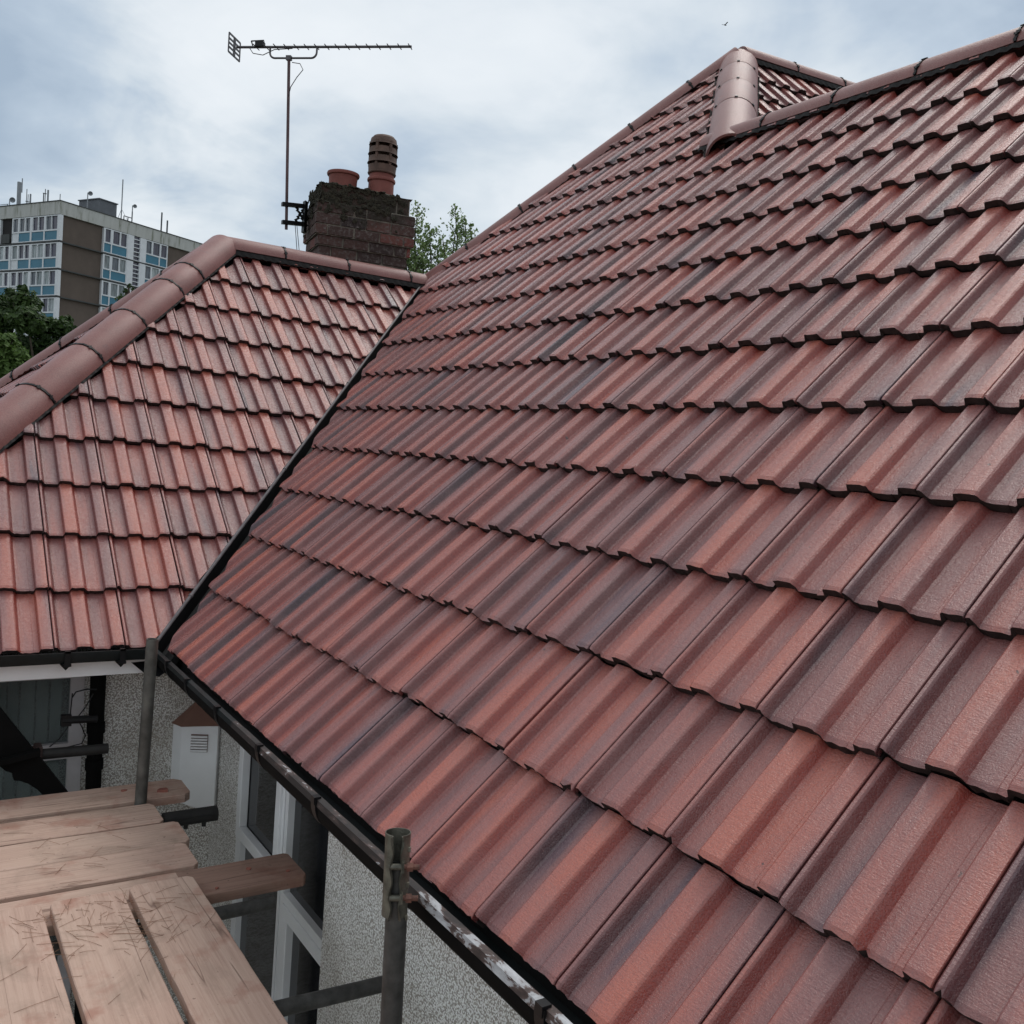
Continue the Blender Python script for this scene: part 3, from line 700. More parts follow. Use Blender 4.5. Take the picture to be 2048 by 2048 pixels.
for i in range(240):
    dz_ = abs(rm_.gauss(0, .13)); gw_ = .010 if dz_ < .15 else .045
    if rm_.random() < .58:
        u_ = rm_.betavariate(1.6, 2.0)*.80
        clump(mo, ch_o + cx*(u_-.02) + cy*(-gw_) + V((0, 0, zt_ - dz_ + .01)), rm_.uniform(.010, .030), -cy)
    else: clump(mo, ch_o + cx*(-gw_) + cy*rm_.uniform(-.03, .50) + V((0, 0, zt_ - dz_*1.25 + .01)), rm_.uniform(.012, .030), -cx)
for i in range(150):
    c = ch_o + cx*rm_.uniform(-.01, .55) + cy*rm_.choice((rm_.uniform(-.01, .06), rm_.uniform(-.01, .48))) + V((0, 0, zt_+rm_.uniform(.0, .012)))
    clump(mo, c, rm_.uniform(.014, .034), V((0, 0, 1)))
for i in range(60): clump(mo, ch_o + cx*(-.04+rm_.uniform(0, .03)) + cy*rm_.uniform(-.04, .50) + V((0, 0, zt_-.150)), rm_.uniform(.012, .030), V((-.5, 0, .86)))
for i in range(50): clump(mo, ch_o + cx*rm_.uniform(-.04, .60) + cy*(-.03) + V((0, 0, zt_-.150)), rm_.uniform(.010, .024), V((0, -.5, .86)))
mo_ob = mo.build('moss', flat('moss', (.028, .025, .015), .95, .6, 40, bmp=.6), chim)
mo_ob['kind'] = 'stuff'
M['terra'] = flat('terracotta_pot', (.19, .055, .042), .7, .18, 10)
M['cowl'] = flat('weathered_cowl', (.095, .055, .040), .7, .35, 14)
zp = zt_
def potat(px_, py_):
    return ch_o + cx*px_ + cy*py_
p1 = potat(.235, .25); p2 = potat(.575, .22)
pm1 = MB(); pm1.lathe([(.118, -.02), (.120, .085), (.124, .118), (.136, .124), (.140, .138), (.136, .150), (.124, .152), (.112, .146), (.108, .10), (.108, -.02)], Matrix.Translation((p1.x, p1.y, zp+.03)), 32)
pm1.build('chimney_pot', M['terra'], chim, smooth=True)
pm2 = MB(); pm2.lathe([(.112, -.02), (.110, .13), (.121, .138), (.123, .150), (.119, .162), (.108, .168), (.106, .27), (.09, .27)], Matrix.Translation((p2.x, p2.y, zp+.02)), 32)
pm2.build('chimney_pot', M['terra'], chim, smooth=True)
cw = MB(); z0 = zp+.215
M2 = Matrix.Translation((p2.x, p2.y, z0))
cw.lathe([(.108, .0), (.120, .004), (.124, .014), (.118, .020), (.121, .075), (.112, .080), (.108, .06), (.108, .0)], M2, 32)
for i, (zz_, r1_) in enumerate(((.105, .128), (.182, .126), (.262, .122))):
    cw.lathe([(r1_, zz_), (r1_+.004, zz_-.010), (r1_-.002, zz_-.008), (r1_-.012, zz_+.045 - (.0)), (r1_-.022, zz_+.045), (r1_-.010, zz_)], M2, 32)
cw.lathe([(.118, .262), (.112, .300), (.090, .328), (.050, .338), (.0, .340)], M2, 32)
for k in range(6):
    th = R(60*k+38); c_ = V((math.cos(th), math.sin(th), 0)); tg_ = V((-c_.y, c_.x, 0))
    cw.obox(V((p2.x, p2.y, z0+.17)) + c_*.112, c_*.010, tg_*.011, V((0, 0, .105)))
cw.lathe([(.060, .02), (.060, .26)], M2, 16)
cw.build('chimney_cowl', M['cowl'], chim, smooth=True)

# ------------------------------------------------------------------ tv aerial
mb_ = ony(572.5, 459, 3.28); mt = ony(578, 115, 3.28)
zb_ = mt.z - .02
aer = empty('tv_aerial', mb_, 'long yagi television aerial with grey reflector on thin mast bracketed to the chimney', 'aerial')
M['alu'] = flat('dull_aluminium', (.10, .095, .10), .5, .3, 10, metal=.6)
M['mast'] = flat('stained_mast', (.085, .050, .052), .5, .5, 10, metal=.4)
a = MB(); a.tube([mb_, mt], .0125, 10); a.build('mast', M['mast'], aer, smooth=True)
zB = mt.z + .085
bl_, br_ = onz(478, 99, zB), onz(826, 98, zB)
bd = (br_-bl_).normalized(); bs = V((-bd.y, bd.x, 0)); mdist = (V((mt.x, mt.y, zB))-bl_).dot(bd)
sh = V((mt.x, mt.y, zB)) - (bl_ + bd*mdist); bl_ = bl_ + sh; br_ = br_ + sh
Lb = (br_-bl_).length
a = MB(); a.tube([bl_, br_], .0105, 8); a.build('boom', M['alu'], aer, smooth=True)
for k in range(16):
    s_ = .115*Lb + (Lb*.992-.115*Lb)*k/15; h_ = .052 if k > 2 else .058
    e1 = MB(); c0 = bl_ + bd*s_; ev = V((-math.sin(.0)*0, 0, 0))
    tv = (bs*1.0)
    e1.tube([c0 - tv*h_ + V((0, 0, 0)), c0 + tv*h_], .0042, 6); e1.build('element', M['alu'], aer)
# cradle arm
t0 = mdist - .155*Lb*.88; pts = []
cl = mdist - .28*(1); cr_ = mdist + .56
cl = Lb*((547-478)/348.0); cr_ = Lb*((641-478)/348.0)
low = -.085
for t_a, dz_ in ((cl, 0), (cl, -.045)): pts.append(bl_ + bd*t_a + V((0, 0, dz_)))
for k in range(1, 6): th = R(18*k); pts.append(bl_ + bd*(cl + .045*(1-math.cos(th))) + V((0, 0, -.045-.045*math.sin(th))))
for k in range(0, 5): th = R(18*k); pts.append(bl_ + bd*(cr_ - .045 + .045*math.sin(th)) + V((0, 0, -.09+.045*(1-math.cos(th)))))
pts += [bl_ + bd*cr_ + V((0, 0, -.045)), bl_ + bd*cr_]
a = MB(); a.tube(pts, .0085, 8); a.obox(bl_ + bd*mdist + V((0, 0, -.09)), bd*.022, bs*.016, V((0, 0, .018))); a.build('cradle_arm', M['alu'], aer, smooth=True)
# reflector grid
a = MB(); rc0 = bl_ - bd*.02
for yy in (-1, 1): a.obox(rc0 + bs*.100*yy, bd*.003, bs*.007, V((0, 0, .078)))
for zz_ in (-.075, -.035, 0, .035, .075): a.obox(rc0 + V((0, 0, zz_)), bd*.003, bs*.10, V((0, 0, .008)))
a.obox(rc0, bd*.003, bs*.018, V((0, 0, .078)))
a.build('reflector', M['alu'], aer)
a = MB(); a.obox(bl_ + bd*.21 + V((0, 0, .02)), bd*.035, bs*.025, V((0, 0, .020)), 0)
a.tube([bl_+bd*.13+V((0, 0, .05)), bl_+bd*.24+V((0, 0, .055)), bl_+bd*.26+V((0, 0, .0)), bl_+bd*.15+V((0, 0, -.005)), bl_+bd*.13+V((0, 0, .05))], .006, 6)
a.build('dipole_box', M['black'], aer)
a = MB(); a.tube([bl_+bd*.12+V((0, 0, -.01)), bl_+bd*.15+V((0, 0, -.05)), bl_+bd*.24+V((0, 0, -.065)), bl_+bd*.34+V((0, 0, -.02)), bl_+bd*.5+V((0, 0, -.012))], .0035, 6)
a.tube([mt+bd*.03+V((0, 0, -.04)), mt+bd*.10+V((0, 0, -.05)), mt+bd*.13+V((0, 0, -.10)), mt+bd*.08+V((0, 0, -.16)), mt+bd*.03+V((0, 0, -.24)), mt+bd*.015+V((0, 0, -.32))], .0035, 6)
k0 = ony(590, 445, 3.28); k1 = ony(597, 500, 3.28)
a.tube([k0, k1+V((0, 0, -.1))], .003, 5); a.tube([k0+V((.015, 0, 0)), k1+V((.022, 0, -.1))], .003, 5)
a.build('aerial_cable', M['black'], aer)
a = MB()
for (py_, ) in ((408,), (444,)):
    q0 = ony(564, py_, 3.26); q1 = ony(612, py_+5, 3.30)
    a.obox((q0+q1)/2, (q1-q0)/2, V((0, .02, 0)), V((0, 0, .016)))
q0 = ony(584, 411, 3.29); q1 = ony(606, 452, 3.29)
for t_a in range(5):
    f0 = t_a/5; a.obox(V((q0.x+.04+ (q1.x-q0.x)*f0, 3.29, q0.z-.01-.03*t_a)), V((.020, 0, -.014)), V((0, .006, 0)), V((.006, 0, .006)))
    a.obox(V((q1.x-(q1.x-q0.x)*f0*.8, 3.30, q0.z-.01-.03*t_a)), V((.020, 0, .014)), V((0, .006, 0)), V((.006, 0, -.006)))
a.obox(V((1.775, 3.29, (q0.z+q1.z)/2)), V((.02, .02, 0)), V((0, .03, 0)), V((0, 0, .13)))
a.build('chimney_bracket', M['black'], aer)

# ------------------------------------------------------------------ scaffold boards
def board(name, x0, x1, y0, y1, ztop, label, along='x', shaded=False, chamf=.018, seed=0, th=.038, twist=0, grp='scaffold boards'):
    c = V(((x0+x1)/2, (y0+y1)/2, ztop-th/2)); lx, ly = (x1-x0)/2, (y1-y0)/2
    if along == 'y': lx, ly = ly, lx
    rg = random.Random(seed); mb = MB(); n = 40; vs = []
    for i in range(n+1):
        x = -lx + 2*lx*i/n
        ins = chamf if i in (0, n) else 0
        wob = rg.uniform(-.0014, .0014); w2 = rg.uniform(-.0014, .0014)
        if i == 1: x = -lx+chamf
        if i == n-1: x = lx-chamf
        for yy, zz_ in ((-ly+ins+wob, -th/2), (-ly+ins+wob, th/2-.003), (-ly+ins+wob+.003, th/2), (ly-ins+w2-.003, th/2), (ly-ins+w2, th/2-.003), (ly-ins+w2, -th/2)):
            vs.append((x, yy, zz_ + twist*math.sin(i*.13+seed)*.002))
    fs = [(6*i+k, 6*i+(k+1) % 6, 6*i+6+(k+1) % 6, 6*i+6+k) for i in range(n) for k in range(6)] + [(0, 1, 2, 3, 4, 5), tuple(6*n+k for k in (5, 4, 3, 2, 1, 0))]
    mb.add(vs, fs)
    ob = mb.build('scaffold_board', M['wood_shade_dirt'] if shaded else M['wood'])
    ob.location = c; ob.rotation_euler = (0, 0, R(90) if along == 'y' else 0)
    tag(ob, label, 'plank', grp); return ob
ZT = -.64
board('b', -3.2, .10, -.271, -.052, ZT, 'scaffold board nearest the wing wall, chipped end carrying a broken bit of tile', seed=1, chamf=.03)
board('b', -3.2, -.085, -.550, -.327, ZT+.002, 'scaffold board with red dust stain beside the foot of the thin left pole', seed=2)
board('b', -3.2, -.035, -.782, -.556, ZT-.001, 'pale scaffold board, third out from the wing wall', seed=3)
board('b', -3.2, -.062, -1.012, -.789, ZT, 'pale scaffold board, fourth out from the wing wall beside the long protruding one', seed=4)
b5 = board('b', -3.2, .275, -1.268, -1.042, ZT-.001, 'long scaffold board whose end, tinted dark for eaves shade and dirt, sticks out to the window', seed=5, chamf=.014)
b5.data.materials.append(M['wood_shade_dirt'])  # this end carries the painted eaves shade and dirt
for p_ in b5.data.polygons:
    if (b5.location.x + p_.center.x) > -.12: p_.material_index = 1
board('b', -.352, -.130, -4.2, -1.172, ZT+.038, 'scaffold board running towards the viewer, the one nearest the window', along='y', seed=6)
board('b', -.606, -.378, -4.2, -1.185, ZT+.038, 'middle one of the scaffold boards running towards the viewer, strewn with dry needles', along='y', seed=7)
board('b', -.860, -.634, -4.2, -1.178, ZT+.038, 'scaffold board running towards the viewer at the left edge, between needles and the photo border', along='y', seed=8)
board('b', -1.10, -.880, -4.2, -1.178, ZT+.038, 'outermost scaffold board running towards the viewer, mostly beyond the left edge', along='y', seed=9)
# end straps on board ends
# ------------------------------------------------------------------ poles
pb, pt = at(281, 1608, 4.16), at(305, 1278, 4.12); dd = (pt-pb).normalized()
def hollow(mb, a, b, r, th=.004, seg=24):
    a, b = V(a), V(b); d = (b-a).normalized(); u_ = d.orthogonal().normalized(); w_ = d.cross(u_); vs = []
    for (p, rr) in ((a, r), (b, r), (b, r-th), (a, r-th)):
        vs += [p + (u_*math.cos(2*math.pi*k/seg) + w_*math.sin(2*math.pi*k/seg))*rr for k in range(seg)]
    mb.add(vs, [(i*seg+k, i*seg+(k+1) % seg, ((i+1) % 4)*seg+(k+1) % seg, ((i+1) % 4)*seg+k) for i in range(4) for k in range(seg)])
base1 = pb - dd*((pb.z-GZ)/dd.z)
p = MB(); hollow(p, base1, pt, .0255); o = p.build('scaffold_pole', M['steel'], smooth=True, origin=base1)
tag(o, 'plain grey scaffold pole standing in the inner corner below the valley', 'scaffold pole', 'scaffold poles')
qa, qb = at(782, 2048, 2.14), at(792.6, 1830, 2.14); dq = (qb-qa).normalized(); qb = qb + dq*.17; base2 = qa - dq*((qa.z-GZ)/dq.z)
pole2 = empty('scaffold_pole', base2, 'scaffold pole with an open bolted sleeve coupler on top, in front of the pebbledashed wall', 'scaffold pole', 'scaffold poles')
p = MB(); hollow(p, base2, qb - dq*.055, .0250); p.build('tube', M['steel2'], pole2, smooth=True, origin=base2)
top = at(796.5, 1664, 2.135); ctr_top = top
# coupler shell: two curved plates open at the front, bolted
toC = (V((CP.x, CP.y, 0)) - V((top.x, top.y, 0))).normalized(); toC = (toC - dq*toC.dot(dq)).normalized(); sdv = dq.cross(toC).normalized()
cp = MB(); Lc = .188
prof = []
for k in range(0, 25):
    th = R(-90 + 50 + (360-100)*k/24)   # opening at front
    prof.append((math.cos(th + math.pi/2 + math.pi*0), math.sin(th)))
def ringpts(s_):
    pts = []
    flare = 1 + .03*max(0, 1-s_/.04)
    r_ = .0288*flare
    # start at left lip, go round the back, end at right lip; angle measured from toC
    gap = R(24 + (0 if s_ < .03 else 5*math.sin(s_*80)))
    fl2 = .25 if s_ < .02 else .42
    pts.append(toC*(r_*(1+fl2)) + sdv*(.0125 + .003*math.sin(s_*110)))
    pts.append(toC*(r_*(1+fl2*.45)) + sdv*(.0088 + .002*math.sin(s_*110)))
    for k in range(23):
        th = gap + (2*math.pi-2*gap)*k/22
        pts.append(toC*math.cos(th)*r_ + sdv*math.sin(th)*r_)
    pts.append(toC*(r_*(1+fl2*.45)) - sdv*(.0088 + .002*math.sin(s_*100+1)))
    pts.append(toC*(r_*(1+fl2)) - sdv*(.0125 + .003*math.sin(s_*100+1)))
    return pts
ns = 24; vs = []
for i in range(ns+1):
    s_ = Lc*i/ns; c0 = top - dq*s_; rp_ = ringpts(s_); vs += [c0 + q_ for q_ in rp_] + [c0 + q_*.93 for q_ in rp_]
nr_ = len(ringpts(0)); n2 = 2*nr_; fs = []
for i in range(ns):
    for k in range(nr_-1):
        fs += [(i*n2+k, i*n2+k+1, (i+1)*n2+k+1, (i+1)*n2+k), (i*n2+nr_+k, (i+1)*n2+nr_+k, (i+1)*n2+nr_+k+1, i*n2+nr_+k+1)]
    for k in (0, nr_-1): fs.append((i*n2+k, (i+1)*n2+k, (i+1)*n2+nr_+k, i*n2+nr_+k))
for i in (0, ns):
    for k in range(nr_-1): fs.append((i*n2+k, i*n2+nr_+k, i*n2+nr_+k+1, i*n2+k+1))
cp.add(vs, fs)
for s_ in (.035, .075, .115, .150, .19):
    cp.obox(top - dq*s_ + sdv*.0275 + toC*.012, sdv*.003, toC*.004, dq*.005)
cp.build('sleeve_coupler', M['coupler'], pole2, smooth=True)
rt = -sdv if sdv.dot(CR) < 0 else sdv
for s_ in (.068, .138):
    bo = MB(); c0 = top - dq*s_ + toC*.031
    bb_ = MB(); bb_.tube([c0 - rt*.016, c0 + rt*.014], .0072, 14); bb_.obox(c0 + rt*.014 - toC*.004, rt*.0035, toC*.012, dq*.012); bb_.build('bolt_barrel', M['coupler'], pole2, smooth=True)
    bo.tube([c0 + rt*.014, c0 + rt*.030], .0062, 12)
    bo.tube([c0 + rt*.024, c0 + rt*.037], .0105, 6); bo.tube([c0 + rt*.036, c0 + rt*.052], .0062, 10)
    bo.build('bolt', M['rust'] , pole2)
# horizontal tubes
def tubeobj(a, b, label, mt_=M['steel'], r=.0242, capsleeve=None):
    o = MB(); hollow(o, a, b, r); ob = o.build('scaffold_tube', mt_, smooth=True, origin=a)
    tag(ob, label, 'scaffold tube', 'horizontal scaffold tubes'); return ob
tubeobj((-1.5, -1.315, -.7025), (.135, -1.300, -.7025), 'short horizontal scaffold tube under the board that points at the window', M['steel2'])
tubeobj((-1.5, -1.93, -.6655), (.26, -2.02, -.6655), 'horizontal scaffold tube running behind the near pole at the bottom of the photo', M['steel2'])
t3 = tubeobj((-1.5, -.385, -.7035), (.02, -.385, -.7035), 'horizontal scaffold tube ending in a dark sleeve coupler beside the vent box', M['steel_dark'])
s = MB(); s.tube([(-.05, -.385, -.7035), (.185, -.385, -.7035)], .034, 24); s.tube([(.05, -.385, -.735), (.05, -.385, -.755)], .010, 8); s.tube([(.13, -.385, -.735), (.13, -.385, -.755)], .010, 8)
s.obox((.06, -.413, -.7035), V((.10, 0, 0)), V((0, .012, 0)), V((0, 0, .008)))
s.build('sleeve_coupler', M['steel_dark'], t3, smooth=True, origin=(.07, -.385, -.70))
t4 = tubeobj((-.62, .10, -.502), (-.20, .10, -.508), 'dark horizontal tube clamped in front of the wing window', M['steel_dark'])
s = MB(); s.obox((-.50, .10, -.51), V((.016, 0, 0)), V((0, .036, 0)), V((0, 0, .052))); s.obox((-.535, .08, -.49), V((.02, 0, 0)), V((0, .02, 0)), V((0, 0, .03)))
s.build('clamp', flat('reddish_clamp', (.05, .028, .025), .7, .3, 20), t4, bevel=.004)
s = MB(); s.tube([(-.40, .12, -.36), (-.25, .12, -.365)], .018, 10); s.obox((-.385, .12, -.36), V((.022, 0, 0)), V((0, .015, 0)), V((0, 0, .026))); s.build('hose_fitting', M['black'], t4)
# cables in front of the wing window
cb = MB()
cb.tube([(-.36, .14, -.26), (-.345, .14, -.235), (-.30, .14, -.225), (-.255, .14, -.23)], .0035, 6)
cb.tube([(-.27, .14, -.25), (-.30, .14, -.31), (-.335, .14, -.36), (-.31, .14, -.41), (-.295, .14, -.45), (-.31, .14, -.485), (-.37, .14, -.495), (-.43, .14, -.505), (-.50, .14, -.51)], .003, 6)
cb.tube([(-.36, .14, -.24), (-.365, .14, -.34), (-.375, .13, -.40), (-.41, .13, -.45), (-.45, .12, -.48)], .003, 6)
tag(cb.build('loose_cable', M['black']), 'thin black cables looping between downpipe and window frame', 'cable')
# curved black timber brace
px_ = [(-.72, -.17), (-.566, -.392), (-.374, -.671), (-.33, -.74), (-.43, -.76), (-.475, -.666), (-.511, -.622), (-.549, -.589), (-.579, -.574), (-.607, -.566), (-.612, -.534), (-.640, -.521), (-.665, -.494), (-.76, -.50), (-.95, -.30), (-.95, .0)]
br = MB(); br.prism([(x_, -.03, z_) for x_, z_ in px_], (0, .06, 0)); br.obox((-.60, -.04, -.462), V((.09, 0, .016)), V((0, .025, 0)), V((0, 0, .012)))
tag(br.build('timber_brace', M['blackpaint']), 'black curved timber brace slanting down in front of the wing window', 'brace')

# debris
def frag(loc, s_, seed, label):
    rg = random.Random(seed); mb = MB(); n = 6
    poly = [(loc[0]+math.cos(2*math.pi*k/n)*s_*rg.uniform(.6, 1.3), loc[1]+math.sin(2*math.pi*k/n)*s_*rg.uniform(.5, 1.1), loc[2]) for k in range(n)]
    mb.prism(poly, (s_*.1, s_*.05, s_*.45)); ob = mb.build('tile_fragment', M['tilebit'], origin=loc); tag(ob, label, 'tile fragment', 'broken tile fragments'); return ob
f0 = onz(326, 1583, ZT)
frag((f0.x, f0.y, ZT), .026, 1, 'largest broken tile fragment, on the board end beside the vent box')
f0 = onz(247, 1582, ZT); frag((f0.x, f0.y, ZT), .012, 2, 'small red crumb of tile left of the pole on the innermost board')
for i, (a_, b_, s_) in enumerate(((497, 1738, .010), (433, 1777, .008), (575, 1742, .009))):
    f0 = onz(a_, b_, ZT)
    frag((f0.x, f0.y, ZT), s_, 10+i, ['dark crumb of tile in the middle of the shade-tinted board end', 'crumb of tile where the long board passes under the others', 'crumb of tile nearest the tip of the shade-tinted board end'][i])
rn = random.Random(12); nd = MB()
def needle(x, y, a, l, z):
    p0_ = V((x, y, z)); d_ = V((math.cos(a), math.sin(a), 0)); s_ = V((-d_.y, d_.x, 0)); k = rn.uniform(-.002, .002)
    nd.tube([p0_, p0_ + d_*l*.5 + s_*k + V((0, 0, .0015)), p0_ + d_*l], .00055, 4, caps=False)
for i in range(130):
    r_ = rn.random()
    if r_ < .62: y = rn.gauss(-1.42, .13); x = rn.gauss(-.50, .13); z = ZT+.0395
    elif r_ < .75: y = rn.uniform(-2.0, -1.25); x = rn.uniform(-.85, -.15); z = ZT+.0395
    else: y = rn.choice((rn.uniform(-.54, -.33), rn.uniform(-.77, -.58), rn.uniform(-1.0, -.8))); x = rn.uniform(-.75, -.30); z = ZT+.003
    if z > ZT+.03 and y > -1.23: y = -1.3
    needle(x, y, rn.choice((rn.gauss(.9, .35), rn.gauss(-.55, .4), rn.uniform(0, 3.1))), rn.uniform(.03, .12), z)
tag(nd.build('pine_needles', M['needle']), 'dry brown needles scattered over the scaffold boards', 'needles', kind='stuff')

# ------------------------------------------------------------------ tower block
K = at(121, 400, 90); dRt = V((.882, .471, 0)).normalized(); dLt = V((-.503*1, .864, 0)); dLt = (dLt - dRt*dLt.dot(dRt)).normalized()
oR = V((dRt.y, -dRt.x, 0)); oL = V((dLt.y, -dLt.x, 0))
if oR.dot(CP-K) < 0: oR = -oR
if oL.dot(CP-K) < 0: oL = -oL
flats = empty('tower_block', (K.x, K.y, GZ), 'tower block of flats with brown walls, white windows and blue panels', 'building')
def uR(px, py=470):
    n = oR; D = ray(px, py); return ((CP + D*((K-CP).dot(n)/D.dot(n)))-K).dot(dRt)
def uL(px, py=450):
    n = oL; D = ray(px, py); return ((CP + D*((K-CP).dot(n)/D.dot(n)))-K).dot(dLt)
M['tb'] = flat('brown_render', (.105, .082, .068), .9, .12, .8); M['tw'] = flat('white_frames', (.60, .63, .66), .5, .08, 2)
m_, t_, b_ = mat('stained_concrete'); oc = objc(t_, (1, 1, .15)); n_ = noise(t_, oc, 2.2, 5, .6)
L(t_, rmp(t_, n_, [(.35, (.42, .43, .41)), (.55, (.37, .38, .36)), (.66, (.17, .18, .14))]), b_.inputs['Base Color']); M['tc'] = m_
M['tbl'] = flat('blue_panel', (.035, .16, .24), .5, .12, .5); M['tg'] = glass('flat_glass', (.075, .09, .11), .1); M['tg2'] = glass('net_curtain_glass', (.26, .30, .31), .2); M['tg3'] = glass('dark_flat_glass', (.05, .05, .075), .1)
M['tg4'] = glass('curtained_glass', (.16, .19, .20), .15)
M['tdk'] = flat('dark_band', (.05, .055, .055), .8, .2, 2); M['tpg'] = flat('plant_grey', (.11, .12, .135), .8, .2, 1)
DEP = 13.0; WR = uR(470); WLn = 26.0
def fbox(mb, face, u0, u1, z0, z1, o0, o1, mi=0):
    d, n = (dRt, oR) if face == 'R' else (dLt, oL)
    c = K + d*((u0+u1)/2) + n*((o0+o1)/2) + V((0, 0, (z0+z1)/2))
    mb.obox(c, d*((u1-u0)/2), n*((o1-o0)/2), V((0, 0, (z1-z0)/2)), mi)
WR = max(WR, 24)
body = MB(); hh_ = K.z-GZ
cc = K + dRt*(WR/2) + dLt*(WLn/2) + V((0, 0, -hh_/2-.6)); body.obox(cc, dRt*(WR/2-.25), dLt*(WLn/2-.25), V((0, 0, hh_/2-.6)))
body.build('wall', M['tb'], flats)
pp = MB(); c2 = K + dRt*(WR/2) + dLt*(WLn/2) + V((0, 0, -.68)); pp.obox(c2, dRt*(WR/2), dLt*(WLn/2), V((0, 0, .62)))
pp.build('parapet', M['tc'], flats)
cpg = MB(); cpg.obox(c2 + V((0, 0, .65)), dRt*(WR/2+.06), dLt*(WLn/2+.06), V((0, 0, .04))); cpg.build('coping', M['tdk'], flats)
SH = 2.64; z_first = -1.32
rt_ = random.Random(6)
for fl_ in range(5):
    zt2 = z_first - SH*fl_; zb2 = zt2 - SH
    bnd = MB(); fbox(bnd, 'R', 0, WR, zb2, zb2+.12, -.2, .06); fbox(bnd, 'L', 0, WLn, zb2, zb2+.12, -.2, .06); bnd.build('floor_band', M['tdk'], flats)
    # left face
    def unit(face, a, b, panes, spans, white=None):
        z1, zs, z0 = zt2-.04, zb2+1.22, zb2+.16
        f = MB(); u0, u1 = a, b
        w_ = .09
        fbox(f, face, u0, u1, z1-w_, z1, -.3, 0.03); fbox(f, face, u0, u1, zs-.12, zs+.02, -.3, .03); fbox(f, face, u0, u1, z0, z0+.08, -.3, .03)
        for (pa, pb2) in panes[:-1]: pass
        edges = [u0] ; prev = u0
        for (pa, pb2) in panes: fbox(f, face, prev, pa, zs+.02, z1-w_, -.3, .03); prev = pb2
        fbox(f, face, prev, u1, zs+.02, z1-w_, -.3, .03)
        prev = u0
        for (pa, pb2) in spans: fbox(f, face, prev, pa, z0+.08, zs-.12, -.3, .03); prev = pb2
        fbox(f, face, prev, u1, z0+.08, zs-.12, -.3, .03)
        fo = f.build('window', M['tw'], flats, origin=K + (dRt if face == 'R' else dLt)*((a+b)/2) + V((0, 0, (z0+z1)/2)))
        for (pa, pb2) in panes:
            g_ = MB(); fbox(g_, face, pa, pb2, zs+.02, z1-w_, -.14, -.10); g_.build('pane', rt_.choice((M['tg'], M['tg3'], M['tg3'])) if fl_ == 0 else rt_.choice((M['tg2'], M['tg2'], M['tg4'], M['tg'], M['tg3'])), fo)
        for i, (pa, pb2) in enumerate(spans):
            g_ = MB(); fbox(g_, face, pa, pb2, z0+.08, zs-.12, -.10, -.03); g_.build('blue_panel', M['tw'] if (white == i) else M['tbl'], fo)
    q = lambda *xs: [uL(v) for v in xs]
    a_, b_ = uL(120.5), uL(25)
    P_ = [(uL(115), uL(103.6)), (uL(102.5), uL(92.4)), (uL(88.5), uL(77.6)), (uL(76), uL(66)), (uL(60.5), uL(51.8)), (uL(49.5), uL(40)), (uL(36.5), uL(27))]
    S_ = [(uL(115), uL(90.3)), (uL(88), uL(64)), (uL(61), uL(38.5)), (uL(37.5), uL(25.2))]
    unit('L', a_, b_, P_, S_, white=3)
    # further left: recessed balcony on the top floor, windows below
    b2, e2 = uL(24), uL(2)
    if fl_ == 0:
        g_ = MB(); fbox(g_, 'L', b2, e2, zb2+1.1, zt2-.04, -.23, -.20); g_.build('balcony_opening', M['blackmatt'], flats)
        g_ = MB(); fbox(g_, 'L', b2+.3, e2-.2, zb2+.2, zb2+1.1, -.1, .05); g_.build('balcony_panel', M['tdk'], flats)
        g_ = MB(); fbox(g_, 'L', e2, e2+1.0, zb2+.16, zt2-.04, -.3, .03); g_.build('balcony_pier', M['tw'], flats)
    else:
        unit('L', b2, e2+1.2, [(uL(20), uL(12.5)), (uL(9.5), uL(1))], [(uL(20.5), uL(0))])
    unit('L', e2+1.4, e2+7, [(e2+1.7, e2+2.8), (e2+3.1, e2+4.2), (e2+4.6, e2+6.4)], [(e2+1.7, e2+4.2), (e2+4.6, e2+6.4)])
    # right face
    unit('R', uR(207.5), uR(256), [(uR(211), uR(221.6)), (uR(226.8), uR(240)), (uR(242.5), uR(254))], [(uR(209), uR(222.8)), (uR(224.8), uR(254.7))])
    f = MB(); fbox(f, 'R', uR(256), uR(268.3), zb2+.12, zt2-.02, -.3, .05); fbox(f, 'R', uR(281), uR(292.6), zb2+.12, zt2-.02, -.3, .05); f.build('white_pier', M['tw'], flats)
    lv = MB(); fbox(lv, 'R', uR(268.3), uR(281), zb2+.12, zt2-.02, -.3, -.15); lvo = lv.build('stair_glazing', M['tg3'], flats)
    lv = MB()
    for i in range(6): fbox(lv, 'R', uR(268.3), uR(281), zb2+.12+i*.43, zb2+.20+i*.43, -.15, .02)
    lv.build('glazing_bars', M['tw'], lvo)
    unit('R', uR(292.8), uR(337), [(uR(294), uR(304.6)), (uR(307.6), uR(321)), (uR(323.8), uR(335.3))], [(uR(293.6), uR(320)), (uR(322), uR(335.3))])
    unit('R', uR(385), uR(430), [(uR(387), uR(398)), (uR(401), uR(413)), (uR(415), uR(428))], [(uR(387), uR(412)), (uR(414), uR(428))])
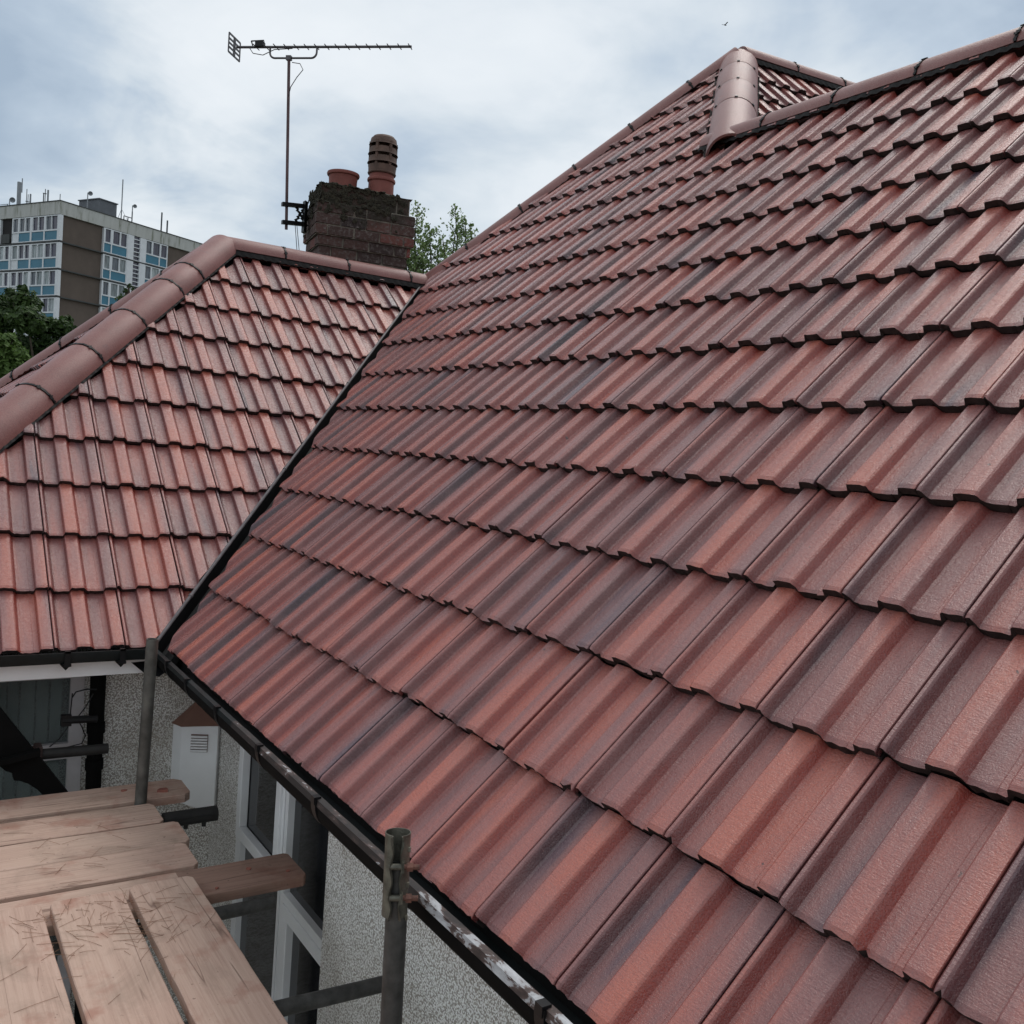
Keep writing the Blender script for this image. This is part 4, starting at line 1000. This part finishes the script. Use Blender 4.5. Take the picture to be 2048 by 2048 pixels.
# rooftop plant room and aerials
def zpx(px, py, dpt): return at(px, py, dpt)
def rp(px, py, inset, face='R'):   # point above the roof, 'inset' metres behind that face
    n = oR if face == 'R' else oL
    D = ray(px, py); k_ = ((K - n*inset - CP).dot(n))/D.dot(n); return CP + D*k_
pr_ = MB(); pA = rp(199, 397, 3.0); pB = rp(234, 408, 3.0); ztp = pA.z
Wp = (pB-pA).dot(dRt)
cpr = V((pA.x, pA.y, 0)) + dRt*Wp/2 - oR*1.6
pr_.obox(V((cpr.x, cpr.y, (ztp+K.z-.3)/2)), dRt*Wp/2, oR*1.6, V((0, 0, (ztp-K.z+.3)/2)))
pr_.obox(V((cpr.x, cpr.y, ztp)), dRt*(Wp/2+.1), oR*1.7, V((0, 0, .05)))
pr_.build('plant_room', M['tpg'], flats)
pr_ = MB(); pr_.obox(V((cpr.x, cpr.y, K.z+.1)) - dRt*(Wp/2+.9), dRt*.8, oR*.8, V((0, 0, .35))); pr_.build('plant_box', M['tpg'], flats)
M['mg'] = flat('mast_grey', (.22, .24, .26), .6, .1, 2); M['md'] = flat('mast_dark', (.06, .07, .08), .6, .1, 2)
def stickobj(px, ptop, pbot, wpx, name, label, cat, mtl=None, dep=None, extra=None, group=None):
    # vertical item standing on the tower roof; widths are true sizes at that distance
    fc, ins = ('L', 1.2) if px < 119 else ('R', 1.4)
    if px > 119 and px < 122: ins = .2
    q0_ = rp(px, ptop, ins, fc); tz = q0_.z; b0 = q0_.copy(); dep = (b0-CP).dot(CF); r_ = wpx*dep/F/2
    b0 = V((b0.x, b0.y, K.z-.1))
    o = MB()
    if r_ > .12: o.obox(V((b0.x, b0.y, (b0.z+.5+tz)/2)), dRt*r_, dLt*.12, V((0, 0, (tz-b0.z-.5)/2))); o.tube([b0, (b0.x, b0.y, b0.z+.7)], .08, 8)
    else: o.tube([b0, (b0.x, b0.y, tz)], max(r_, .035), 8)
    if extra: extra(o, b0, tz)
    ob = o.build(name, mtl or M['md'], origin=b0); tag(ob, label, cat, group); return ob
stickobj(39, 364, 405, 6, 'panel_antenna', 'tallest pale panel antenna on the left part of the tower roof', 'antenna', M['mg'], 94, lambda o, b, t: o.tube([(b.x+.25, b.y, t-1), (b.x+.25, b.y, t+.42)], .05, 6), 'roof antennas')
stickobj(54, 378, 405, 1.4, 'roof_mast', 'thin dark mast just right of the tallest panel antenna', 'mast', M['md'], 93, lambda o, b, t: (o.tube([(b.x+.13, b.y, b.z), (b.x+.13, b.y, t-.5)], .035, 6), o.obox((b.x+.1, b.y, b.z+.75), V((.2, 0, 0)), V((0, .03, 0)), V((0, 0, .03)))), 'roof masts')
stickobj(61.2, 388, 405, 3.2, 'panel_antenna', 'shortest panel antenna on the left part of the tower roof', 'antenna', M['mg'], 93, None, 'roof antennas')
stickobj(91, 378, 402, 1.5, 'roof_mast', 'paired dark masts left of the tower corner', 'mast', M['md'], 92, lambda o, b, t: (o.tube([(b.x-.14, b.y, b.z), (b.x-.14, b.y, t-.45)], .05, 6), o.obox((b.x-.05, b.y, t-.45), V((.17, 0, 0)), V((0, .03, 0)), V((0, 0, .04)))), 'roof masts')
stickobj(96.5, 380, 402, 3.4, 'panel_antenna', 'panel antenna nearest the corner of the tower', 'antenna', M['mg'], 92, None, 'roof antennas')
stickobj(120.5, 388, 400, .6, 'lightning_rod', 'hair-thin rod on the corner of the tower roof', 'rod', M['md'], 90.6)
def dish(px, py, dep, r_, label):
    c = rp(px, py, 1.3, 'L' if px < 119 else 'R'); o = MB(); d = (CP-c).normalized(); u_ = d.orthogonal().normalized(); w2 = d.cross(u_)
    Mx = Matrix(((u_.x, w2.x, d.x, c.x), (u_.y, w2.y, d.y, c.y), (u_.z, w2.z, d.z, c.z), (0, 0, 0, 1)))
    o.lathe([(0, -.12), (r_*.5, -.09), (r_, 0), (r_*.97, .02), (r_*.5, -.06), (0, -.09)], Mx, 20)
    o.tube([c - d*.1, V((c.x, c.y, c.z)) - d*.2 + dRt*(-.3), V((c.x, c.y, K.z)) - d*.2 + dRt*(-.3)], .05, 6)
    ob = o.build('satellite_dish', M['mg'], origin=c); tag(ob, label, 'satellite dish', 'roof dishes')
dish(25, 400, 92, .27, 'pale satellite dish low at the far left of the tower roof')
dish(181, 387, 96, .22, 'small satellite dish on top of the plant room')
dish(270, 412.5, 96, .20, 'round satellite dish on the frame right of the tall white pole')
stickobj(246, 359, 432, 2.2, 'tall_pole', 'tall pale pole with stays, right of the grey plant room', 'pole', M['mg'], 95, lambda o, b, t: (o.tube([(b.x-.45, b.y, b.z), (b.x, b.y, b.z+1.45)], .025, 5), o.tube([(b.x+.8, b.y-.3, b.z), (b.x, b.y, b.z+1.45)], .02, 5)))
o = MB(); fb0 = rp(248, 432, 1.4); fb1 = rp(264, 437, 1.4)
fb0.z = fb1.z = K.z
for b0_ in (fb0, (fb0+fb1)/2): o.tube([b0_, b0_+V((0, 0, .75))], .05, 6)
o.tube([fb1, fb1+V((0, 0, 1.45))], .06, 6)
for z in (.35, .75): o.tube([fb0+V((0, 0, z)), fb1+V((0, 0, z))], .045, 6)
tag(o.build('antenna_frame', M['md'], origin=fb0), 'dark square railing frame beside the tall pole on the tower roof', 'frame')
stickobj(324, 425, 455, 3.0, 'vent_pipe', 'taller of the two dark flue pipes at the right of the tower roof', 'flue pipe', M['md'], 97, None, 'flue pipes')
stickobj(335, 441, 460, 3.2, 'vent_pipe', 'shorter of the two dark flue pipes at the right of the tower roof', 'flue pipe', M['md'], 98, None, 'flue pipes')
o = MB(); a0 = rp(-40, 405, .6, 'L'); a1 = rp(17, 402, .6, 'L'); a0.z = a1.z = K.z+.35
o.tube([a0, a1], .03, 6)
for t_a in (0, .5, .97): q_ = a0.lerp(a1, t_a); o.tube([q_, (q_.x, q_.y, K.z)], .03, 6)
tag(o.build('guard_rail', M['md'], origin=a0), 'thin guard rail at the far left of the tower roof', 'railing')
K.z = K.z

# ------------------------------------------------------------------ trees
def leafmat(name, c1, c2):
    m, t, b = mat(name); a = N(t, 'ShaderNodeAttribute', attribute_name='tr'); s = N(t, 'ShaderNodeSeparateXYZ'); L(t, a.outputs['Vector'], s.inputs[0])
    L(t, rmp(t, s.outputs[0], [(.1, c1), (.9, c2)]), b.inputs['Base Color']); b.inputs['Roughness'].default_value = .55
    b.inputs['Specular IOR Level'].default_value = .3
    tr_ = N(t, 'ShaderNodeBsdfTranslucent'); mx = N(t, 'ShaderNodeMixShader'); mx.inputs[0].default_value = .3
    L(t, rmp(t, s.outputs[0], [(.1, c1), (.9, c2)]), tr_.inputs[0]); L(t, b.outputs[0], mx.inputs[1]); L(t, tr_.outputs[0], mx.inputs[2])
    L(t, mx.outputs[0], t.nodes['Material Output'].inputs[0]); return m
M['bark'] = flat('bark', (.07, .055, .04), .9, .4, 6)
def tree(clumps, trunk, lsize, density, lm, label, cat='tree', name='leafy_tree', seed=1, group=None):
    rg = random.Random(seed); base = V(trunk[0]); root = empty(name, base, label, cat, group)
    tb = MB(); tb.tube(trunk, [.18-.13*i/(len(trunk)-1) for i in range(len(trunk))], 8)
    for (c, r_) in clumps: tb.tube([V(trunk[-1]).lerp(V(trunk[-2]), rg.random()*.6), (V(trunk[-1])+V(c))/2+V((0, 0, -.1*r_)), c], [.06, .035, .012], 5)
    tb.build('trunk', M['bark'], root)
    cr = MB()
    for (c, r_) in clumps:
        cshade = rg.uniform(-.25, .25)
        n = int(density*r_*r_)
        for i in range(n):
            d = V((rg.gauss(0, 1), rg.gauss(0, 1), rg.gauss(0, 1))).normalized()
            rad = r_*(rg.random()**.45)*(1 + .25*math.sin(d.x*5+c[0])*math.cos(d.z*6+c[1]))
            p_ = V(c) + V((d.x*rad, d.y*rad, d.z*rad*.85)); nn = (d + V((rg.gauss(0, .6), rg.gauss(0, .6), rg.gauss(0, .6)+.3))).normalized()
            a = nn.orthogonal().normalized(); a = (Matrix.Rotation(rg.uniform(0, 6.28), 3, nn) @ a); b = nn.cross(a); l_ = lsize*rg.uniform(.6, 1.3)
            t_ = max(.01, min(1, .5 + cshade + rg.uniform(-.3, .3)))
            cr.add([p_-a*l_*.5, p_+b*l_*.28+nn*l_*.08, p_+a*l_*.5, p_-b*l_*.28+nn*l_*.08], [(0, 1, 2, 3)], 0, (t_, .5, .5))
    cr.build('crown', lm, root); return root
lmD = leafmat('dark_foliage', (.022, .045, .012), (.060, .105, .028)); lmL = leafmat('light_foliage', (.055, .105, .020), (.13, .20, .055)); lmB = leafmat('birch_foliage', (.12, .19, .06), (.25, .34, .14))
def cl(px, py, dep, rpx): return (at(px, py, dep), rpx*dep/F)
D1 = 30
cls = [cl(*a) for a in ((48, 600, D1, 24), (22, 608, D1+1, 24), (10, 640, D1, 36), (55, 640, D1-1, 36), (85, 655, D1, 24), (118, 655, D1, 22), (132, 642, D1+1, 13), (150, 668, D1+1, 16), (100, 690, D1, 30), (60, 700, D1, 40), (20, 700, D1, 40), (138, 700, D1, 24), (70, 612, D1+.5, 14), (-20, 620, D1, 40), (-60, 650, D1, 50), (170, 690, D1+1, 22), (45, 578, D1, 9), (90, 760, D1-1, 60), (30, 770, D1-1, 60), (160, 760, D1, 50), (20, 585, D1+.5, 9), (103, 642, D1, 10))]
bse = at(70, 900, D1); bse = V((bse.x, bse.y, GZ)); tree(cls, [bse, V((bse.x, bse.y, GZ+2)), V((bse.x+.2, bse.y, -.5)), V((bse.x, bse.y, 2.2))], .20, 2600, lmD, 'large dark green tree in front of the tower block, behind the lighter one', seed=3)
D2 = 16
cls = [cl(*a) for a in ((10, 690, D2, 26), (30, 705, D2, 22), (42, 730, D2, 20), (5, 730, D2, 38), (30, 755, D2, 26), (-20, 700, D2, 40), (0, 780, D2, 40), (-50, 760, D2, 60), (52, 715, D2, 9), (25, 674, D2, 10), (55, 750, D2, 9))]
bse = at(0, 900, D2); bse = V((bse.x, bse.y, GZ)); tree(cls, [bse, V((bse.x, bse.y, GZ+2)), V((bse.x, bse.y, 1.2))], .095, 9000, lmL, 'lighter green tree at the left edge below the dark tree', seed=5)
# sprig in front of the tower block
cls = [cl(*a) for a in ((258, 572, 13, 5), (252, 582, 13, 7), (266, 578, 13, 4), (245, 600, 13, 14), (250, 640, 13, 26))]
bse = at(250, 900, 13); bse = V((bse.x, bse.y, GZ)); tree(cls, [bse, V((bse.x, bse.y, 0)), cls[-1][0]], .045, 26000, lmD, 'shrub tip just showing over the left hip, before the tower block', seed=8, name='leafy_shrub', cat='shrub')
# slender birches behind the chimney
def birch(tips, dep, label, seed, n0):
    rg = random.Random(seed); b0 = at(tips[0][0], 700, dep); base = V((b0.x, b0.y, GZ)); root = empty('slender_birch', base, label, 'tree', 'birches behind the house')
    tb = MB(); cr = MB(); fork = V((base.x, base.y, -.6)); tb.tube([base, fork], [.07, .05], 8)
    for (px, py, low_, full) in tips:
        tip = at(px, py, dep); st = at(px+rg.uniform(-4, 4), low_, dep); mid = (tip+st)/2 + V((rg.uniform(-.05, .05), 0, 0))
        tb.tube([fork, V((fork.x*.3+st.x*.7, fork.y*.3+st.y*.7, st.z-.8)), st, mid, tip], [.04, .03, .018, .010, .003], 5)
        Ls = (tip-st).length; nb = int(Ls*34)
        for i in range(nb):
            f_ = i/nb; c = st.lerp(mid, f_*2) if f_ < .5 else mid.lerp(tip, f_*2-1)
            ln = (.34*(1-f_)**.8 + .045)*full*rg.uniform(.6, 1.2); an = rg.uniform(0, 6.28)
            d = V((math.cos(an), math.sin(an), rg.uniform(.3, 1.1))).normalized(); e_ = c + d*ln; tb.tube([c, e_], [.003, .0012], 3, caps=False)
            for k in range(int(5 + ln*n0*1.25)):
                t_ = rg.uniform(.15, 1.0); p_ = c.lerp(e_, t_) + V((rg.gauss(0, .018), rg.gauss(0, .018), rg.gauss(0, .02)))
                nn = V((rg.gauss(0, 1), rg.gauss(0, 1), rg.gauss(0, 1))).normalized(); a = nn.orthogonal().normalized(); bb = nn.cross(a); l_ = rg.uniform(.028, .052)
                cr.add([p_-a*l_*.5, p_+bb*l_*.3, p_+a*l_*.5, p_-bb*l_*.3], [(0, 1, 2, 3)], 0, (rg.random()*.9+.05, .5, .5))
    tb.build('trunk', M['bark'], root); cr.build('crown', lmB, root)
birch([(836, 408, 560, 1.0), (822, 455, 590, 1.3), (858, 450, 590, 1.2), (845, 480, 590, 1.4), (875, 490, 600, 1.0), (815, 500, 600, 1.3), (884, 470, 560, .7)], 11, 'leafy birch directly right of the chimney', 4, 62)
birch([(909, 410, 540, .95), (930, 432, 540, .8), (912, 450, 560, .9), (940, 445, 540, .5)], 12, 'sparser birch tips above the sloping hip, further right of the chimney', 6, 46)
# a distant bird
bp = at(1450, 50, 40); o = MB(); o.tube([bp-V((.07, 0, 0)), bp, bp+V((.09, 0, .01))], [.005, .03, .008], 6)
o.add([bp+V((.03, 0, 0)), bp+V((-.02, 0, 0)), bp+V((-.05, .16, .07)), bp+V((0, .18, .07))], [(0, 1, 2, 3)]); o.add([bp+V((.03, 0, 0)), bp+V((-.02, 0, 0)), bp+V((-.05, -.16, .06)), bp+V((0, -.18, .06))], [(0, 1, 2, 3)])
tag(o.build('bird', M['md'], origin=bp), 'tiny dark bird high in the sky above the main roof', 'bird')
print('faces', sum(len(o.data.polygons) for o in bpy.data.objects if o.type == 'MESH'))
